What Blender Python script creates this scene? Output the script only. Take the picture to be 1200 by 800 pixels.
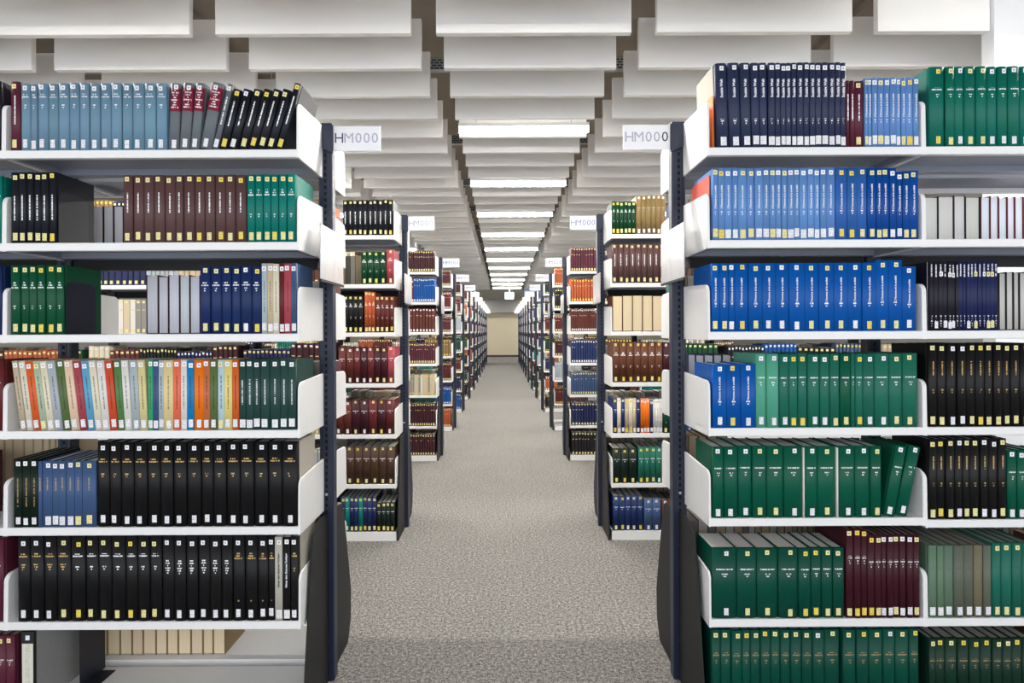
import bpy, math, random
from mathutils import Vector

random.seed(11)
for o in list(bpy.data.objects):
    bpy.data.objects.remove(o, do_unlink=True)
SC = bpy.context.scene
COL = SC.collection
PI = math.pi

# ------------------------------------------------------------------ camera
F_PX = 700.0                      # focal length in pixels of the 1200 px wide frame
EYE = 1.373
cam_d = bpy.data.cameras.new('camera')
cam_d.sensor_width = 36.0
cam_d.lens = F_PX * 36.0 / 1200.0
cam_d.shift_x = 11.0 / 1200.0
cam_d.shift_y = -12.0 / 1200.0
cam_d.clip_start = 0.05
cam_d.clip_end = 200
cam = bpy.data.objects.new('camera', cam_d)
COL.objects.link(cam)
cam.location = (0, 0, EYE)
cam.rotation_euler = (PI / 2, math.radians(0.25), 0)
SC.camera = cam

# ------------------------------------------------------------------ world, exposure
LAMP_STRENGTH = 390.0
w = bpy.data.worlds.new('world')
SC.world = w
w.use_nodes = True
w.node_tree.nodes['Background'].inputs[0].default_value = (0.93, 0.96, 1.0, 1)
w.node_tree.nodes['Background'].inputs[1].default_value = 1.95
SC.view_settings.view_transform = 'Standard'
SC.view_settings.look = 'None'
SC.view_settings.gamma = 1.0
SC.view_settings.use_curve_mapping = False
SC.view_settings.exposure = 0.42

# ------------------------------------------------------------------ colour + material helpers
def lin(c):
    return tuple((v / 255.0) / 12.92 if v / 255.0 <= 0.04045 else ((v / 255.0 + 0.055) / 1.055) ** 2.4 for v in c)

def new_mat(name):
    m = bpy.data.materials.new(name)
    m.use_nodes = True
    nt = m.node_tree
    return m, nt, nt.nodes['Principled BSDF']

def N(nt, t, **kw):
    n = nt.nodes.new(t)
    for k, v in kw.items():
        setattr(n, k, v)
    return n

def math_n(nt, op, a, b=None, c=None):
    n = N(nt, 'ShaderNodeMath', operation=op)
    for i, v in enumerate((a, b, c)):
        if v is None:
            continue
        if isinstance(v, (int, float)):
            n.inputs[i].default_value = v
        else:
            nt.links.new(v, n.inputs[i])
    return n.outputs[0]

def mix_n(nt, fac, a, b):
    n = N(nt, 'ShaderNodeMix', data_type='RGBA')
    for sock, v in ((n.inputs[0], fac), (n.inputs[6], a), (n.inputs[7], b)):
        if isinstance(v, (int, float)):
            sock.default_value = v
        elif isinstance(v, tuple):
            sock.default_value = (*v[:3], 1)
        else:
            nt.links.new(v, sock)
    return n.outputs[2]

def simple(name, rgb, rough=0.5, metal=0.0, noise=0.0, scale=8.0, bump=0.0, spec=0.5):
    m, nt, b = new_mat(name)
    c = lin(rgb)
    b.inputs['Roughness'].default_value = rough
    b.inputs['Metallic'].default_value = metal
    b.inputs['Specular IOR Level'].default_value = spec
    if noise > 0 or bump > 0:
        tc = N(nt, 'ShaderNodeTexCoord')
        nz = N(nt, 'ShaderNodeTexNoise')
        nz.inputs['Scale'].default_value = scale
        nz.inputs['Detail'].default_value = 4
        nt.links.new(tc.outputs['Object'], nz.inputs['Vector'])
        lo = tuple(max(0, v * (1 - noise)) for v in c)
        hi = tuple(min(1, v * (1 + noise)) for v in c)
        nt.links.new(mix_n(nt, nz.outputs[0], lo, hi), b.inputs['Base Color'])
        if bump > 0:
            bp = N(nt, 'ShaderNodeBump')
            bp.inputs['Strength'].default_value = bump
            bp.inputs['Distance'].default_value = 0.002
            nt.links.new(nz.outputs[0], bp.inputs['Height'])
            nt.links.new(bp.outputs[0], b.inputs['Normal'])
    else:
        b.inputs['Base Color'].default_value = (*c, 1)
    return m

M_WHITE = simple('white_powder_coat', (238, 238, 238), 0.4, noise=0.03, scale=30)
M_STEEL = simple('dark_blue_steel', (30, 40, 62), 0.4, noise=0.12, scale=20)
M_BLACKSTEEL = simple('black_steel', (34, 35, 36), 0.55, noise=0.1, scale=15, spec=0.3)
M_HOLE = simple('slot_black', (6, 7, 9), 0.9)
M_SCREW = simple('zinc_screw', (200, 200, 200), 0.3, 0.8)
M_BAFFLE = simple('acoustic_baffle', (247, 246, 245), 0.75, noise=0.03, scale=3)
M_CONCRETE = simple('ceiling_concrete', (132, 122, 110), 0.9, noise=0.2, scale=3)
M_WALL_BEIGE = simple('beige_wall_paint', (222, 212, 186), 0.8, noise=0.03, scale=2)
M_WALL_WHITE = simple('white_wall_paint', (178, 177, 174), 0.8, noise=0.03, scale=2)
M_BASE = simple('dark_skirting', (60, 56, 50), 0.6)
M_SIGN = simple('white_sign_board', (246, 246, 250), 0.3)
M_LET_DARK = simple('letter_dark_blue', (40, 52, 84), 0.5)
M_LET_MID = simple('letter_mid_blue', (92, 112, 152), 0.5)
M_LET_PALE = simple('letter_pale_blue', (176, 180, 198), 0.5)
M_ORANGE = simple('orange_plastic', (245, 130, 45), 0.4)
M_RED = simple('red_plastic', (225, 84, 64), 0.45)
M_BOOKEND = simple('black_bookend_steel', (30, 34, 46), 0.45, spec=0.35)
M_UNDERSIDE = simple('blue_grey_underside', (140, 146, 160), 0.45, noise=0.06, scale=12)  # blue-grey tone of the shelf undersides, darker than the white fronts
M_BOXSIDE = simple('grey_box_board', (150, 150, 148), 0.8, noise=0.08, scale=60)
M_BOXDARK = simple('black_box_board', (26, 26, 28), 0.7)
M_TXT_WHITE = simple('white_print', (232, 234, 240), 0.6)
M_TXT_DARK = simple('dark_print', (35, 32, 32), 0.6)
M_PILLAR = simple('white_column_paint', (235, 238, 242), 0.7, noise=0.02, scale=2)

# carpet ------------------------------------------------------------
def carpet():
    m, nt, b = new_mat('grey_carpet')
    tc = N(nt, 'ShaderNodeTexCoord')
    n1 = N(nt, 'ShaderNodeTexNoise'); n1.inputs['Scale'].default_value = 190; n1.inputs['Detail'].default_value = 3
    n2 = N(nt, 'ShaderNodeTexNoise'); n2.inputs['Scale'].default_value = 70; n2.inputs['Detail'].default_value = 3
    n3 = N(nt, 'ShaderNodeTexNoise'); n3.inputs['Scale'].default_value = 3.0
    for n in (n1, n2, n3):
        nt.links.new(tc.outputs['Object'], n.inputs['Vector'])
    s = math_n(nt, 'ADD', math_n(nt, 'MULTIPLY', n1.outputs[0], 0.6), math_n(nt, 'MULTIPLY', n2.outputs[0], 0.4))
    r = N(nt, 'ShaderNodeValToRGB')
    r.color_ramp.elements[0].position = 0.36; r.color_ramp.elements[0].color = (*lin((58, 57, 55)), 1)
    r.color_ramp.elements[1].position = 0.66; r.color_ramp.elements[1].color = (*lin((186, 184, 180)), 1)
    e = r.color_ramp.elements.new(0.5); e.color = (*lin((122, 120, 117)), 1)
    nt.links.new(s, r.inputs[0])
    v = math_n(nt, 'ADD', math_n(nt, 'MULTIPLY', n3.outputs[0], 0.16), 0.92)
    mx = N(nt, 'ShaderNodeMix', data_type='RGBA', blend_type='MULTIPLY')
    mx.inputs[0].default_value = 1.0
    nt.links.new(r.outputs[0], mx.inputs[6]); nt.links.new(v, mx.inputs[7])
    nt.links.new(mx.outputs[2], b.inputs['Base Color'])
    b.inputs['Roughness'].default_value = 0.95
    b.inputs['Specular IOR Level'].default_value = 0.1
    bp = N(nt, 'ShaderNodeBump'); bp.inputs['Strength'].default_value = 0.5; bp.inputs['Distance'].default_value = 0.004
    nt.links.new(s, bp.inputs['Height']); nt.links.new(bp.outputs[0], b.inputs['Normal'])
    return m
M_CARPET = carpet()

def perforated():
    m, nt, b = new_mat('perforated_channel')
    tc = N(nt, 'ShaderNodeTexCoord')
    br = N(nt, 'ShaderNodeTexBrick')
    br.inputs['Color1'].default_value = (0.02, 0.02, 0.02, 1); br.inputs['Color2'].default_value = (0.03, 0.03, 0.03, 1)
    br.inputs['Mortar'].default_value = (0.35, 0.35, 0.35, 1)
    br.inputs['Scale'].default_value = 12; br.inputs['Mortar Size'].default_value = 0.04
    sp = N(nt, 'ShaderNodeSeparateXYZ'); cb = N(nt, 'ShaderNodeCombineXYZ')
    nt.links.new(tc.outputs['Object'], sp.inputs[0])
    nt.links.new(sp.outputs[0], cb.inputs[0]); nt.links.new(sp.outputs[2], cb.inputs[1])
    nt.links.new(cb.outputs[0], br.inputs['Vector'])
    nt.links.new(br.outputs[0], b.inputs['Base Color'])
    b.inputs['Roughness'].default_value = 0.5
    return m
M_PERF = perforated()

def lamp_mat(name, strength):
    m, nt, b = new_mat(name)
    b.inputs['Base Color'].default_value = (0.9, 0.9, 0.88, 1)
    b.inputs['Emission Color'].default_value = (1.0, 0.955, 0.88, 1)
    b.inputs['Emission Strength'].default_value = strength
    return m
M_LAMP = lamp_mat('lit_panel', LAMP_STRENGTH)
M_FILLPANEL = lamp_mat('added_fill_panel', 26.0)  # glow of the fill panels added in the soffit
M_LAMPSIDE = lamp_mat('lit_diffuser', 5.5)

def exit_mat():
    m, nt, b = new_mat('lit_sign_face')
    b.inputs['Emission Color'].default_value = (1, 1, 1, 1)
    b.inputs['Emission Strength'].default_value = 0.9
    return m
M_LITSIGN = exit_mat()

def blue_panel_mat():  # pale blue glow for the hanging sign box
    m, nt, b = new_mat('pale_blue_panel')
    b.inputs['Base Color'].default_value = (0.4, 0.5, 0.8, 1)
    b.inputs['Emission Color'].default_value = (*lin((150, 175, 225)), 1)
    b.inputs['Emission Strength'].default_value = 0.7
    b.inputs['Roughness'].default_value = 0.1
    return m
M_BLUE_PANEL = blue_panel_mat()

def plastic_sheet():
    m, nt, b = new_mat('paper_in_clear_sleeve')
    tc = N(nt, 'ShaderNodeTexCoord')
    sp = N(nt, 'ShaderNodeSeparateXYZ'); nt.links.new(tc.outputs['Object'], sp.inputs[0])
    wv = N(nt, 'ShaderNodeTexNoise'); wv.inputs['Scale'].default_value = 5; wv.inputs['Distortion'].default_value = 0.6
    nt.links.new(tc.outputs['Object'], wv.inputs['Vector'])
    # rows of faint small print
    line = math_n(nt, 'GREATER_THAN', math_n(nt, 'FRACT', math_n(nt, 'MULTIPLY', sp.outputs[2], 90.0)), 0.6)
    nn = N(nt, 'ShaderNodeTexNoise'); nn.inputs['Scale'].default_value = 60
    nt.links.new(tc.outputs['Object'], nn.inputs['Vector'])
    tx = math_n(nt, 'MULTIPLY', line, math_n(nt, 'GREATER_THAN', nn.outputs[0], 0.52))
    nt.links.new(mix_n(nt, math_n(nt, 'MULTIPLY', tx, 0.1), (0.56, 0.56, 0.58), (0.2, 0.2, 0.24)), b.inputs['Base Color'])
    b.inputs['Roughness'].default_value = 0.35
    b.inputs['Coat Weight'].default_value = 1.0
    b.inputs['Coat Roughness'].default_value = 0.12
    bp = N(nt, 'ShaderNodeBump'); bp.inputs['Strength'].default_value = 0.4; bp.inputs['Distance'].default_value = 0.02
    nt.links.new(wv.outputs[0], bp.inputs['Height']); nt.links.new(bp.outputs[0], b.inputs['Coat Normal'])
    return m
M_SHEET = plastic_sheet()

# book cloth with stamped print driven by properties of each book ----------------
def attr(nt, name, sock='Fac'):
    a = N(nt, 'ShaderNodeAttribute', attribute_type='OBJECT', attribute_name=name)
    return a.outputs[sock]

def book_cloth():
    m, nt, b = new_mat('book_cloth')
    tc = N(nt, 'ShaderNodeTexCoord')
    oi = N(nt, 'ShaderNodeObjectInfo')
    sp = N(nt, 'ShaderNodeSeparateXYZ'); nt.links.new(tc.outputs['Object'], sp.inputs[0])
    x, y, z = sp.outputs
    rnd = math_n(nt, 'MULTIPLY', oi.outputs['Random'], 50.0)
    # weave and wear
    nz = N(nt, 'ShaderNodeTexNoise'); nz.inputs['Scale'].default_value = 260; nz.inputs['Detail'].default_value = 2
    nw = N(nt, 'ShaderNodeTexNoise'); nw.inputs['Scale'].default_value = 9; nw.inputs['Detail'].default_value = 3
    off = N(nt, 'ShaderNodeVectorMath', operation='ADD')
    nt.links.new(tc.outputs['Object'], off.inputs[0]); 
    cbo = N(nt, 'ShaderNodeCombineXYZ'); nt.links.new(rnd, cbo.inputs[0]); nt.links.new(cbo.outputs[0], off.inputs[1])
    nt.links.new(tc.outputs['Object'], nz.inputs['Vector']); nt.links.new(off.outputs[0], nw.inputs['Vector'])
    k = math_n(nt, 'ADD', 0.78, math_n(nt, 'ADD', math_n(nt, 'MULTIPLY', nz.outputs[0], 0.22), math_n(nt, 'MULTIPLY', nw.outputs[0], 0.22)))
    base = N(nt, 'ShaderNodeMix', data_type='RGBA', blend_type='MULTIPLY'); base.inputs[0].default_value = 1.0
    nt.links.new(oi.outputs['Color'], base.inputs[6]); nt.links.new(k, base.inputs[7])
    colour = base.outputs[2]
    # boards of another colour than the spine (half bindings)
    brd = math_n(nt, 'MULTIPLY', attr(nt, 'boards'), math_n(nt, 'GREATER_THAN', y, 0.022))
    colour = mix_n(nt, brd, colour, (0.45, 0.42, 0.36))
    front = math_n(nt, 'LESS_THAN', y, 0.0098)
    # coloured title panel
    pan = math_n(nt, 'MULTIPLY', front, math_n(nt, 'MULTIPLY', math_n(nt, 'GREATER_THAN', z, attr(nt, 'panel_low')), math_n(nt, 'LESS_THAN', z, attr(nt, 'panel_high'))))
    colour = mix_n(nt, pan, colour, lin((128, 32, 56)))
    ax = math_n(nt, 'ABSOLUTE', x)
    hw = attr(nt, 'half_width')
    def letters(u, v, seed):
        cb = N(nt, 'ShaderNodeCombineXYZ')
        nt.links.new(math_n(nt, 'MULTIPLY', u, 330.0), cb.inputs[0]); nt.links.new(math_n(nt, 'MULTIPLY', v, 6.7), cb.inputs[1])
        nt.links.new(math_n(nt, 'ADD', rnd, seed), cb.inputs[2])
        n = N(nt, 'ShaderNodeTexNoise'); n.inputs['Scale'].default_value = 1.0; n.inputs['Detail'].default_value = 1
        nt.links.new(cb.outputs[0], n.inputs['Vector'])
        return math_n(nt, 'GREATER_THAN', n.outputs[0], 0.43)
    # horizontal lines of print
    def lines(lo, hi, half, pitch, seed):
        inside = math_n(nt, 'MULTIPLY', math_n(nt, 'GREATER_THAN', z, attr(nt, lo)), math_n(nt, 'LESS_THAN', z, attr(nt, hi)))
        row = math_n(nt, 'DIVIDE', math_n(nt, 'SUBTRACT', z, attr(nt, lo)), pitch)
        idx = math_n(nt, 'FLOOR', row)
        fr = math_n(nt, 'FRACT', row)
        on = math_n(nt, 'MULTIPLY', math_n(nt, 'GREATER_THAN', fr, 0.25), math_n(nt, 'LESS_THAN', fr, 0.8))
        wob = math_n(nt, 'ADD', 0.6, math_n(nt, 'MULTIPLY', 0.4, math_n(nt, 'SINE', math_n(nt, 'ADD', math_n(nt, 'MULTIPLY', idx, 2.3), seed))))
        ins = math_n(nt, 'LESS_THAN', ax, math_n(nt, 'MULTIPLY', half, wob))
        return math_n(nt, 'MULTIPLY', math_n(nt, 'MULTIPLY', inside, on), math_n(nt, 'MULTIPLY', ins, letters(x, idx, seed)))
    h1 = lines('title_low', 'title_high', hw, 0.0085, 1.0)
    h2 = lines('number_low', 'number_high', math_n(nt, 'MULTIPLY', hw, 0.6), 0.0085, 4.0)
    # vertical line of print
    vin = math_n(nt, 'MULTIPLY', math_n(nt, 'GREATER_THAN', z, attr(nt, 'vert_low')), math_n(nt, 'LESS_THAN', z, attr(nt, 'vert_high')))
    vx = math_n(nt, 'LESS_THAN', ax, 0.0024)
    v1 = math_n(nt, 'MULTIPLY', math_n(nt, 'MULTIPLY', vin, vx), letters(z, 0.0, 9.0))
    allp = math_n(nt, 'MULTIPLY', front, math_n(nt, 'MINIMUM', 1.0, math_n(nt, 'ADD', h1, math_n(nt, 'ADD', h2, v1))))
    g = attr(nt, 'ink')
    ink = mix_n(nt, g, (0.85, 0.86, 0.88), lin((206, 172, 110)))
    ink = mix_n(nt, math_n(nt, 'SUBTRACT', g, 1.0), ink, (0.03, 0.025, 0.02))
    nt.links.new(mix_n(nt, math_n(nt, 'MULTIPLY', allp, attr(nt, 'print_strength')), colour, ink), b.inputs['Base Color'])
    b.inputs['Roughness'].default_value = 0.45
    b.inputs['Specular IOR Level'].default_value = 0.25
    bp = N(nt, 'ShaderNodeBump'); bp.inputs['Strength'].default_value = 0.15; bp.inputs['Distance'].default_value = 0.0006
    nt.links.new(nz.outputs[0], bp.inputs['Height']); nt.links.new(bp.outputs[0], b.inputs['Normal'])
    return m
M_CLOTH = book_cloth()

def pages_mat():
    m, nt, b = new_mat('paper_pages')
    tc = N(nt, 'ShaderNodeTexCoord'); oi = N(nt, 'ShaderNodeObjectInfo')
    mp = N(nt, 'ShaderNodeMapping'); mp.inputs['Scale'].default_value = (900, 6, 6)
    nt.links.new(tc.outputs['Object'], mp.inputs[0])
    n = N(nt, 'ShaderNodeTexNoise'); n.inputs['Scale'].default_value = 1.0; n.inputs['Detail'].default_value = 2
    nt.links.new(mp.outputs[0], n.inputs['Vector'])
    k = math_n(nt, 'ADD', 0.8, math_n(nt, 'MULTIPLY', n.outputs[0], 0.4))
    mx = N(nt, 'ShaderNodeMix', data_type='RGBA', blend_type='MULTIPLY'); mx.inputs[0].default_value = 1
    nt.links.new(oi.outputs['Color'], mx.inputs[6]); nt.links.new(k, mx.inputs[7])
    nt.links.new(mx.outputs[2], b.inputs['Base Color'])
    b.inputs['Roughness'].default_value = 0.85
    return m
M_PAGES = pages_mat()

def sticker_mat(kind):
    m, nt, b = new_mat(kind)
    tc = N(nt, 'ShaderNodeTexCoord'); oi = N(nt, 'ShaderNodeObjectInfo')
    sp = N(nt, 'ShaderNodeSeparateXYZ'); nt.links.new(tc.outputs['Object'], sp.inputs[0])
    x, y, z = sp.outputs
    if kind == 'call_number_print':
        row = math_n(nt, 'MULTIPLY', z, 190.0)
        on = math_n(nt, 'GREATER_THAN', math_n(nt, 'FRACT', row), 0.5)
        cb = N(nt, 'ShaderNodeCombineXYZ')
        nt.links.new(math_n(nt, 'MULTIPLY', x, 420.0), cb.inputs[0]); nt.links.new(math_n(nt, 'FLOOR', row), cb.inputs[1])
        nt.links.new(math_n(nt, 'MULTIPLY', oi.outputs['Random'], 80.0), cb.inputs[2])
        n = N(nt, 'ShaderNodeTexNoise'); n.inputs['Scale'].default_value = 1.0
        nt.links.new(cb.outputs[0], n.inputs['Vector'])
        ins = math_n(nt, 'LESS_THAN', math_n(nt, 'ABSOLUTE', x), 0.0085)
        msk = math_n(nt, 'MULTIPLY', math_n(nt, 'MULTIPLY', on, ins), math_n(nt, 'GREATER_THAN', n.outputs[0], 0.5))
        msk = math_n(nt, 'MULTIPLY', msk, 0.45)
    else:
        a = math_n(nt, 'MULTIPLY', math_n(nt, 'LESS_THAN', math_n(nt, 'ABSOLUTE', x), 0.0028), math_n(nt, 'LESS_THAN', math_n(nt, 'ABSOLUTE', z), 0.0028))
        msk = math_n(nt, 'MULTIPLY', a, 0.65)
    nt.links.new(mix_n(nt, msk, oi.outputs['Color'], (0.06, 0.05, 0.05)), b.inputs['Base Color'])
    b.inputs['Roughness'].default_value = 0.6
    return m
M_CALL = sticker_mat('call_number_print')
M_DOT = sticker_mat('spine_sticker_print')

def mass_mat():
    m, nt, b = new_mat('distant_book_cloth')
    a = N(nt, 'ShaderNodeAttribute', attribute_name='tint')
    nt.links.new(a.outputs['Color'], b.inputs['Base Color'])
    b.inputs['Roughness'].default_value = 0.6
    return m
M_MASS = mass_mat()

# ------------------------------------------------------------------ mesh helpers
class MB:
    def __init__(s):
        s.v, s.f, s.mi, s.smooth = [], [], [], []
    def face(s, idx, mi=0, smooth=False):
        s.f.append(idx); s.mi.append(mi); s.smooth.append(smooth)
    def box(s, x0, x1, y0, y1, z0, z1, mi=0):
        n = len(s.v)
        s.v += [(x0, y0, z0), (x1, y0, z0), (x1, y1, z0), (x0, y1, z0), (x0, y0, z1), (x1, y0, z1), (x1, y1, z1), (x0, y1, z1)]
        for q in ((0, 3, 2, 1), (4, 5, 6, 7), (0, 1, 5, 4), (1, 2, 6, 5), (2, 3, 7, 6), (3, 0, 4, 7)):
            s.face([n + i for i in q], mi)
    def prism(s, poly, a0, a1, axis='X', c=0.0, mi=0):
        """extrude a convex-ish polygon (pairs) along an axis; c chamfers the two rims"""
        k = len(poly)
        cx = sum(p[0] for p in poly) / k; cy = sum(p[1] for p in poly) / k
        def ins(d):
            out = []
            for p in poly:
                l = math.hypot(p[0] - cx, p[1] - cy) or 1
                out.append((p[0] - (p[0] - cx) / l * d, p[1] - (p[1] - cy) / l * d))
            return out
        rings = [(a0, ins(c)), (a0 + c, poly), (a1 - c, poly), (a1, ins(c))] if c > 0 else [(a0, poly), (a1, poly)]
        n0 = len(s.v)
        for a, pl in rings:
            for p in pl:
                s.v.append({'X': (a, p[0], p[1]), 'Y': (p[0], a, p[1]), 'Z': (p[0], p[1], a)}[axis])
        for r in range(len(rings) - 1):
            for i in range(k):
                j = (i + 1) % k
                s.face([n0 + r * k + i, n0 + r * k + j, n0 + (r + 1) * k + j, n0 + (r + 1) * k + i], mi)
        s.face([n0 + i for i in range(k)][::-1], mi)
        s.face([n0 + (len(rings) - 1) * k + i for i in range(k)], mi)
    def cyl(s, p, r, a0, a1, axis='Z', n=10, mi=0):
        s.prism([(p[0] + r * math.cos(2 * PI * i / n), p[1] + r * math.sin(2 * PI * i / n)) for i in range(n)], a0, a1, axis, 0, mi)
    def mesh(s, name, mats):
        me = bpy.data.meshes.new(name)
        me.from_pydata(s.v, [], s.f)
        for m in mats:
            me.materials.append(m)
        me.polygons.foreach_set('material_index', s.mi)
        me.polygons.foreach_set('use_smooth', s.smooth)
        bmx = __import__('bmesh').new(); bmx.from_mesh(me)
        __import__('bmesh').ops.recalc_face_normals(bmx, faces=bmx.faces)
        bmx.to_mesh(me); bmx.free()
        return me

def link(name, me, parent=None, loc=(0, 0, 0), rot=(0, 0, 0), color=None):
    o = bpy.data.objects.new(name, me)
    COL.objects.link(o)
    o.location = loc; o.rotation_euler = rot
    if parent is not None:
        o.parent = parent
    if color is not None:
        o.color = (*color, 1)
    return o

def tag(o, label=None, cat=None, group=None, kind=None):
    if label: o['label'] = label
    if cat: o['category'] = cat
    if group: o['group'] = group
    if kind: o['kind'] = kind
    return o

def thing(name, label, cat, loc, group=None):
    o = bpy.data.objects.new(name, None)
    o.empty_display_size = 0.1
    COL.objects.link(o); o.location = loc
    return tag(o, label, cat, group)

def structure(name, mb, mats, loc=(0, 0, 0), parent=None):
    o = link(name, mb.mesh(name, mats), parent, loc)
    o['kind'] = 'structure'
    return o

def text_mesh(name, body, size, mat, extrude=0.0, bold=0.0):
    cu = bpy.data.curves.new(name, 'FONT')
    cu.body = body; cu.size = size; cu.align_x = 'CENTER'; cu.align_y = 'CENTER'
    cu.resolution_u = 2; cu.extrude = extrude; cu.offset = bold
    ob = bpy.data.objects.new(name + '_tmp', cu); COL.objects.link(ob)
    dg = bpy.context.evaluated_depsgraph_get()
    me = bpy.data.meshes.new_from_object(ob.evaluated_get(dg))
    bpy.data.objects.remove(ob); bpy.data.curves.remove(cu)
    me.materials.clear(); me.materials.append(mat); me.name = name
    return me

ORD = ['zeroth', 'first', 'second', 'third', 'fourth', 'fifth', 'sixth', 'seventh', 'eighth', 'ninth', 'tenth', 'eleventh', 'twelfth', 'thirteenth',
       'fourteenth', 'fifteenth', 'sixteenth', 'seventeenth', 'eighteenth', 'nineteenth', 'twentieth', 'twenty-first', 'twenty-second', 'twenty-third',
       'twenty-fourth', 'twenty-fifth', 'twenty-sixth', 'twenty-seventh', 'twenty-eighth', 'twenty-ninth', 'thirtieth', 'thirty-first', 'thirty-second']
NUM = ['zero', 'one', 'two', 'three', 'four', 'five', 'six', 'seven', 'eight', 'nine', 'ten', 'eleven', 'twelve', 'thirteen', 'fourteen', 'fifteen',
       'sixteen', 'seventeen', 'eighteen', 'nineteen', 'twenty', 'twenty-one', 'twenty-two', 'twenty-three', 'twenty-four', 'twenty-five', 'twenty-six',
       'twenty-seven', 'twenty-eight', 'twenty-nine', 'thirty', 'thirty-one', 'thirty-two']

# ================================================================== SETTING
CEIL_Z = 3.80
FAR = 32.0
mb = MB(); mb.box(-9, 9, -3.0, FAR + 0.2, -0.12, 0)
floor = structure('floor', mb, [M_CARPET])
mb = MB(); mb.box(-9, 9, -3.0, FAR + 0.2, CEIL_Z, CEIL_Z + 0.2)
ceiling = structure('ceiling', mb, [M_CONCRETE])
mb = MB(); mb.box(-9, 9, FAR, FAR + 0.2, 0, CEIL_Z)
structure('wall_back', mb, [M_WALL_BEIGE])
mb = MB(); mb.box(-9, 9, FAR - 0.35, FAR, 2.36, CEIL_Z)
structure('trim_1', mb, [M_WALL_WHITE])
mb = MB(); mb.box(-9, 9, FAR - 0.02, FAR, 0, 0.10)
structure('baseboard_back', mb, [M_BASE])
for nm, xa, xb in (('wall_left', -9.2, -9), ('wall_right', 9, 9.2)):
    mb = MB()          # walls with an added open band between posts, letting in world light
    mb.box(xa, xb, -3.0, FAR + 0.2, 0, 2.3); mb.box(xa, xb, -3.0, FAR + 0.2, 3.6, CEIL_Z)
    for k in range(12):
        mb.box(xa, xb, -3.0 + k * 3.17, -2.8 + k * 3.17, 2.3, 3.6)
    structure(nm, mb, [M_WALL_WHITE])
mb = MB()
mb.prism([(2.79, 3.38), (3.45, 3.38), (3.45, 3.47), (2.79, 3.47)], 0, CEIL_Z, 'Z', 0.002)
structure('column', mb, [M_PILLAR])
# plain lowered soffit beyond the last baffles
B_END = 24.4
mb = MB(); mb.box(-9, 9, B_END + 0.2, FAR - 0.35, 3.08, 3.2); mb.box(-9, 9, B_END + 0.2, B_END + 0.32, 3.2, CEIL_Z)
structure('trim_2', mb, [M_WALL_WHITE])

# ceiling baffles: hanging acoustic panels in columns above the aisle and the racks
B_W, B_PITCH, B_ROW, B_Z0, B_BOT, B_H, B_T = 1.115, 1.26, 0.4556, 3.405, 3.073, 0.323, 0.042
B_X0 = 0.185
mb = MB()
mb.prism([(-B_W / 2, 0), (B_W / 2, 0), (B_W / 2, B_H), (-B_W / 2, B_H)], -B_T / 2, B_T / 2, 'Y', 0.003)
baffle_me = mb.mesh('baffle', [M_BAFFLE])
far_mb = MB()
for r in range(-1, 62):
    z = B_Z0 + B_ROW * r + B_T / 2
    if z > B_END:
        break
    for c in ((-4, -3, -2, -1, 0, 1, 2, 3, 4) if r < 8 else (-3, -2, -1, 0, 1, 2, 3)):
        x = B_X0 + c * B_PITCH
        if c == 2 and r <= 0:
            # cut short where the white column stands
            if r == 0:
                m2 = MB(); m2.box(-B_W / 2, 2.785 - x, -B_T / 2, B_T / 2, 0, B_H)
                link('baffle', m2.mesh('baffle_short', [M_BAFFLE]), ceiling, (x, z, B_BOT))
            continue
        if r <= 26:
            link('baffle', baffle_me, ceiling, (x, z, B_BOT))
        else:
            far_mb.box(x - B_W / 2, x + B_W / 2, z - B_T / 2, z + B_T / 2, B_BOT, B_BOT + B_H)
tag(link('far_baffles', far_mb.mesh('far_baffles', [M_BAFFLE]), ceiling), kind='stuff')
# perforated support channels across the ceiling, one per four rows
mb = MB(); mb.box(-6, 6, -0.03, 0.03, 0, 0.09)
ch_me = mb.mesh('support_channel', [M_PERF])
for r in range(0, 60, 4):
    z = B_Z0 + B_ROW * (r + 3) - 0.12
    if z < B_END:
        link('support_channel', ch_me, ceiling, (0, z, B_BOT + B_H + 0.004))
mb = MB(); mb.box(-0.035, 0.035, 1.0, B_END, 0, 0.05)
rail_me = mb.mesh('support_rail', [M_CONCRETE])
for c in range(-4, 5):
    link('support_rail', rail_me, ceiling, (B_X0 + (c + 0.0) * B_PITCH, 0, CEIL_Z - 0.06))

# lamps -------------------------------------------------------------
hm = MB(); hm.box(-B_W / 2 + .01, B_W / 2 - .01, -0.027, 0.027, 0.046, 0.075)
housing_me = hm.mesh('lamp_housing', [M_WHITE])
dm = MB()
dm.prism([(-0.026, 0.046), (-0.026, 0.012), (-0.014, 0.0), (0.014, 0.0), (0.026, 0.012), (0.026, 0.046)], -B_W / 2 + .014, B_W / 2 - .014, 'X')
diff_me = dm.mesh('side_diffuser', [M_LAMPSIDE])
dm = MB(); dm.box(-B_W / 2 + .016, B_W / 2 - .016, -0.0138, 0.0138, -0.0008, -0.0003)
panel_me = dm.mesh('lit_panel', [M_LAMP])
rod = MB()
for sx in (-0.4, 0.4):
    rod.cyl((sx, 0), 0.004, 0.075, CEIL_Z - B_BOT + 0.03, 'Z', 6)
rod_me = rod.mesh('suspension_wires', [M_SCREW])
def lamp(c, z, label):
    t = thing('ceiling_lamp', label, 'lamp', (B_X0 + c * B_PITCH, z, B_BOT - 0.03), 'tube lamps between the ceiling baffles')
    link('lamp_housing', housing_me, t); link('side_diffuser', diff_me, t); link('lit_panel', panel_me, t); link('suspension_wire', rod_me, t)
n_l = 0
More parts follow.
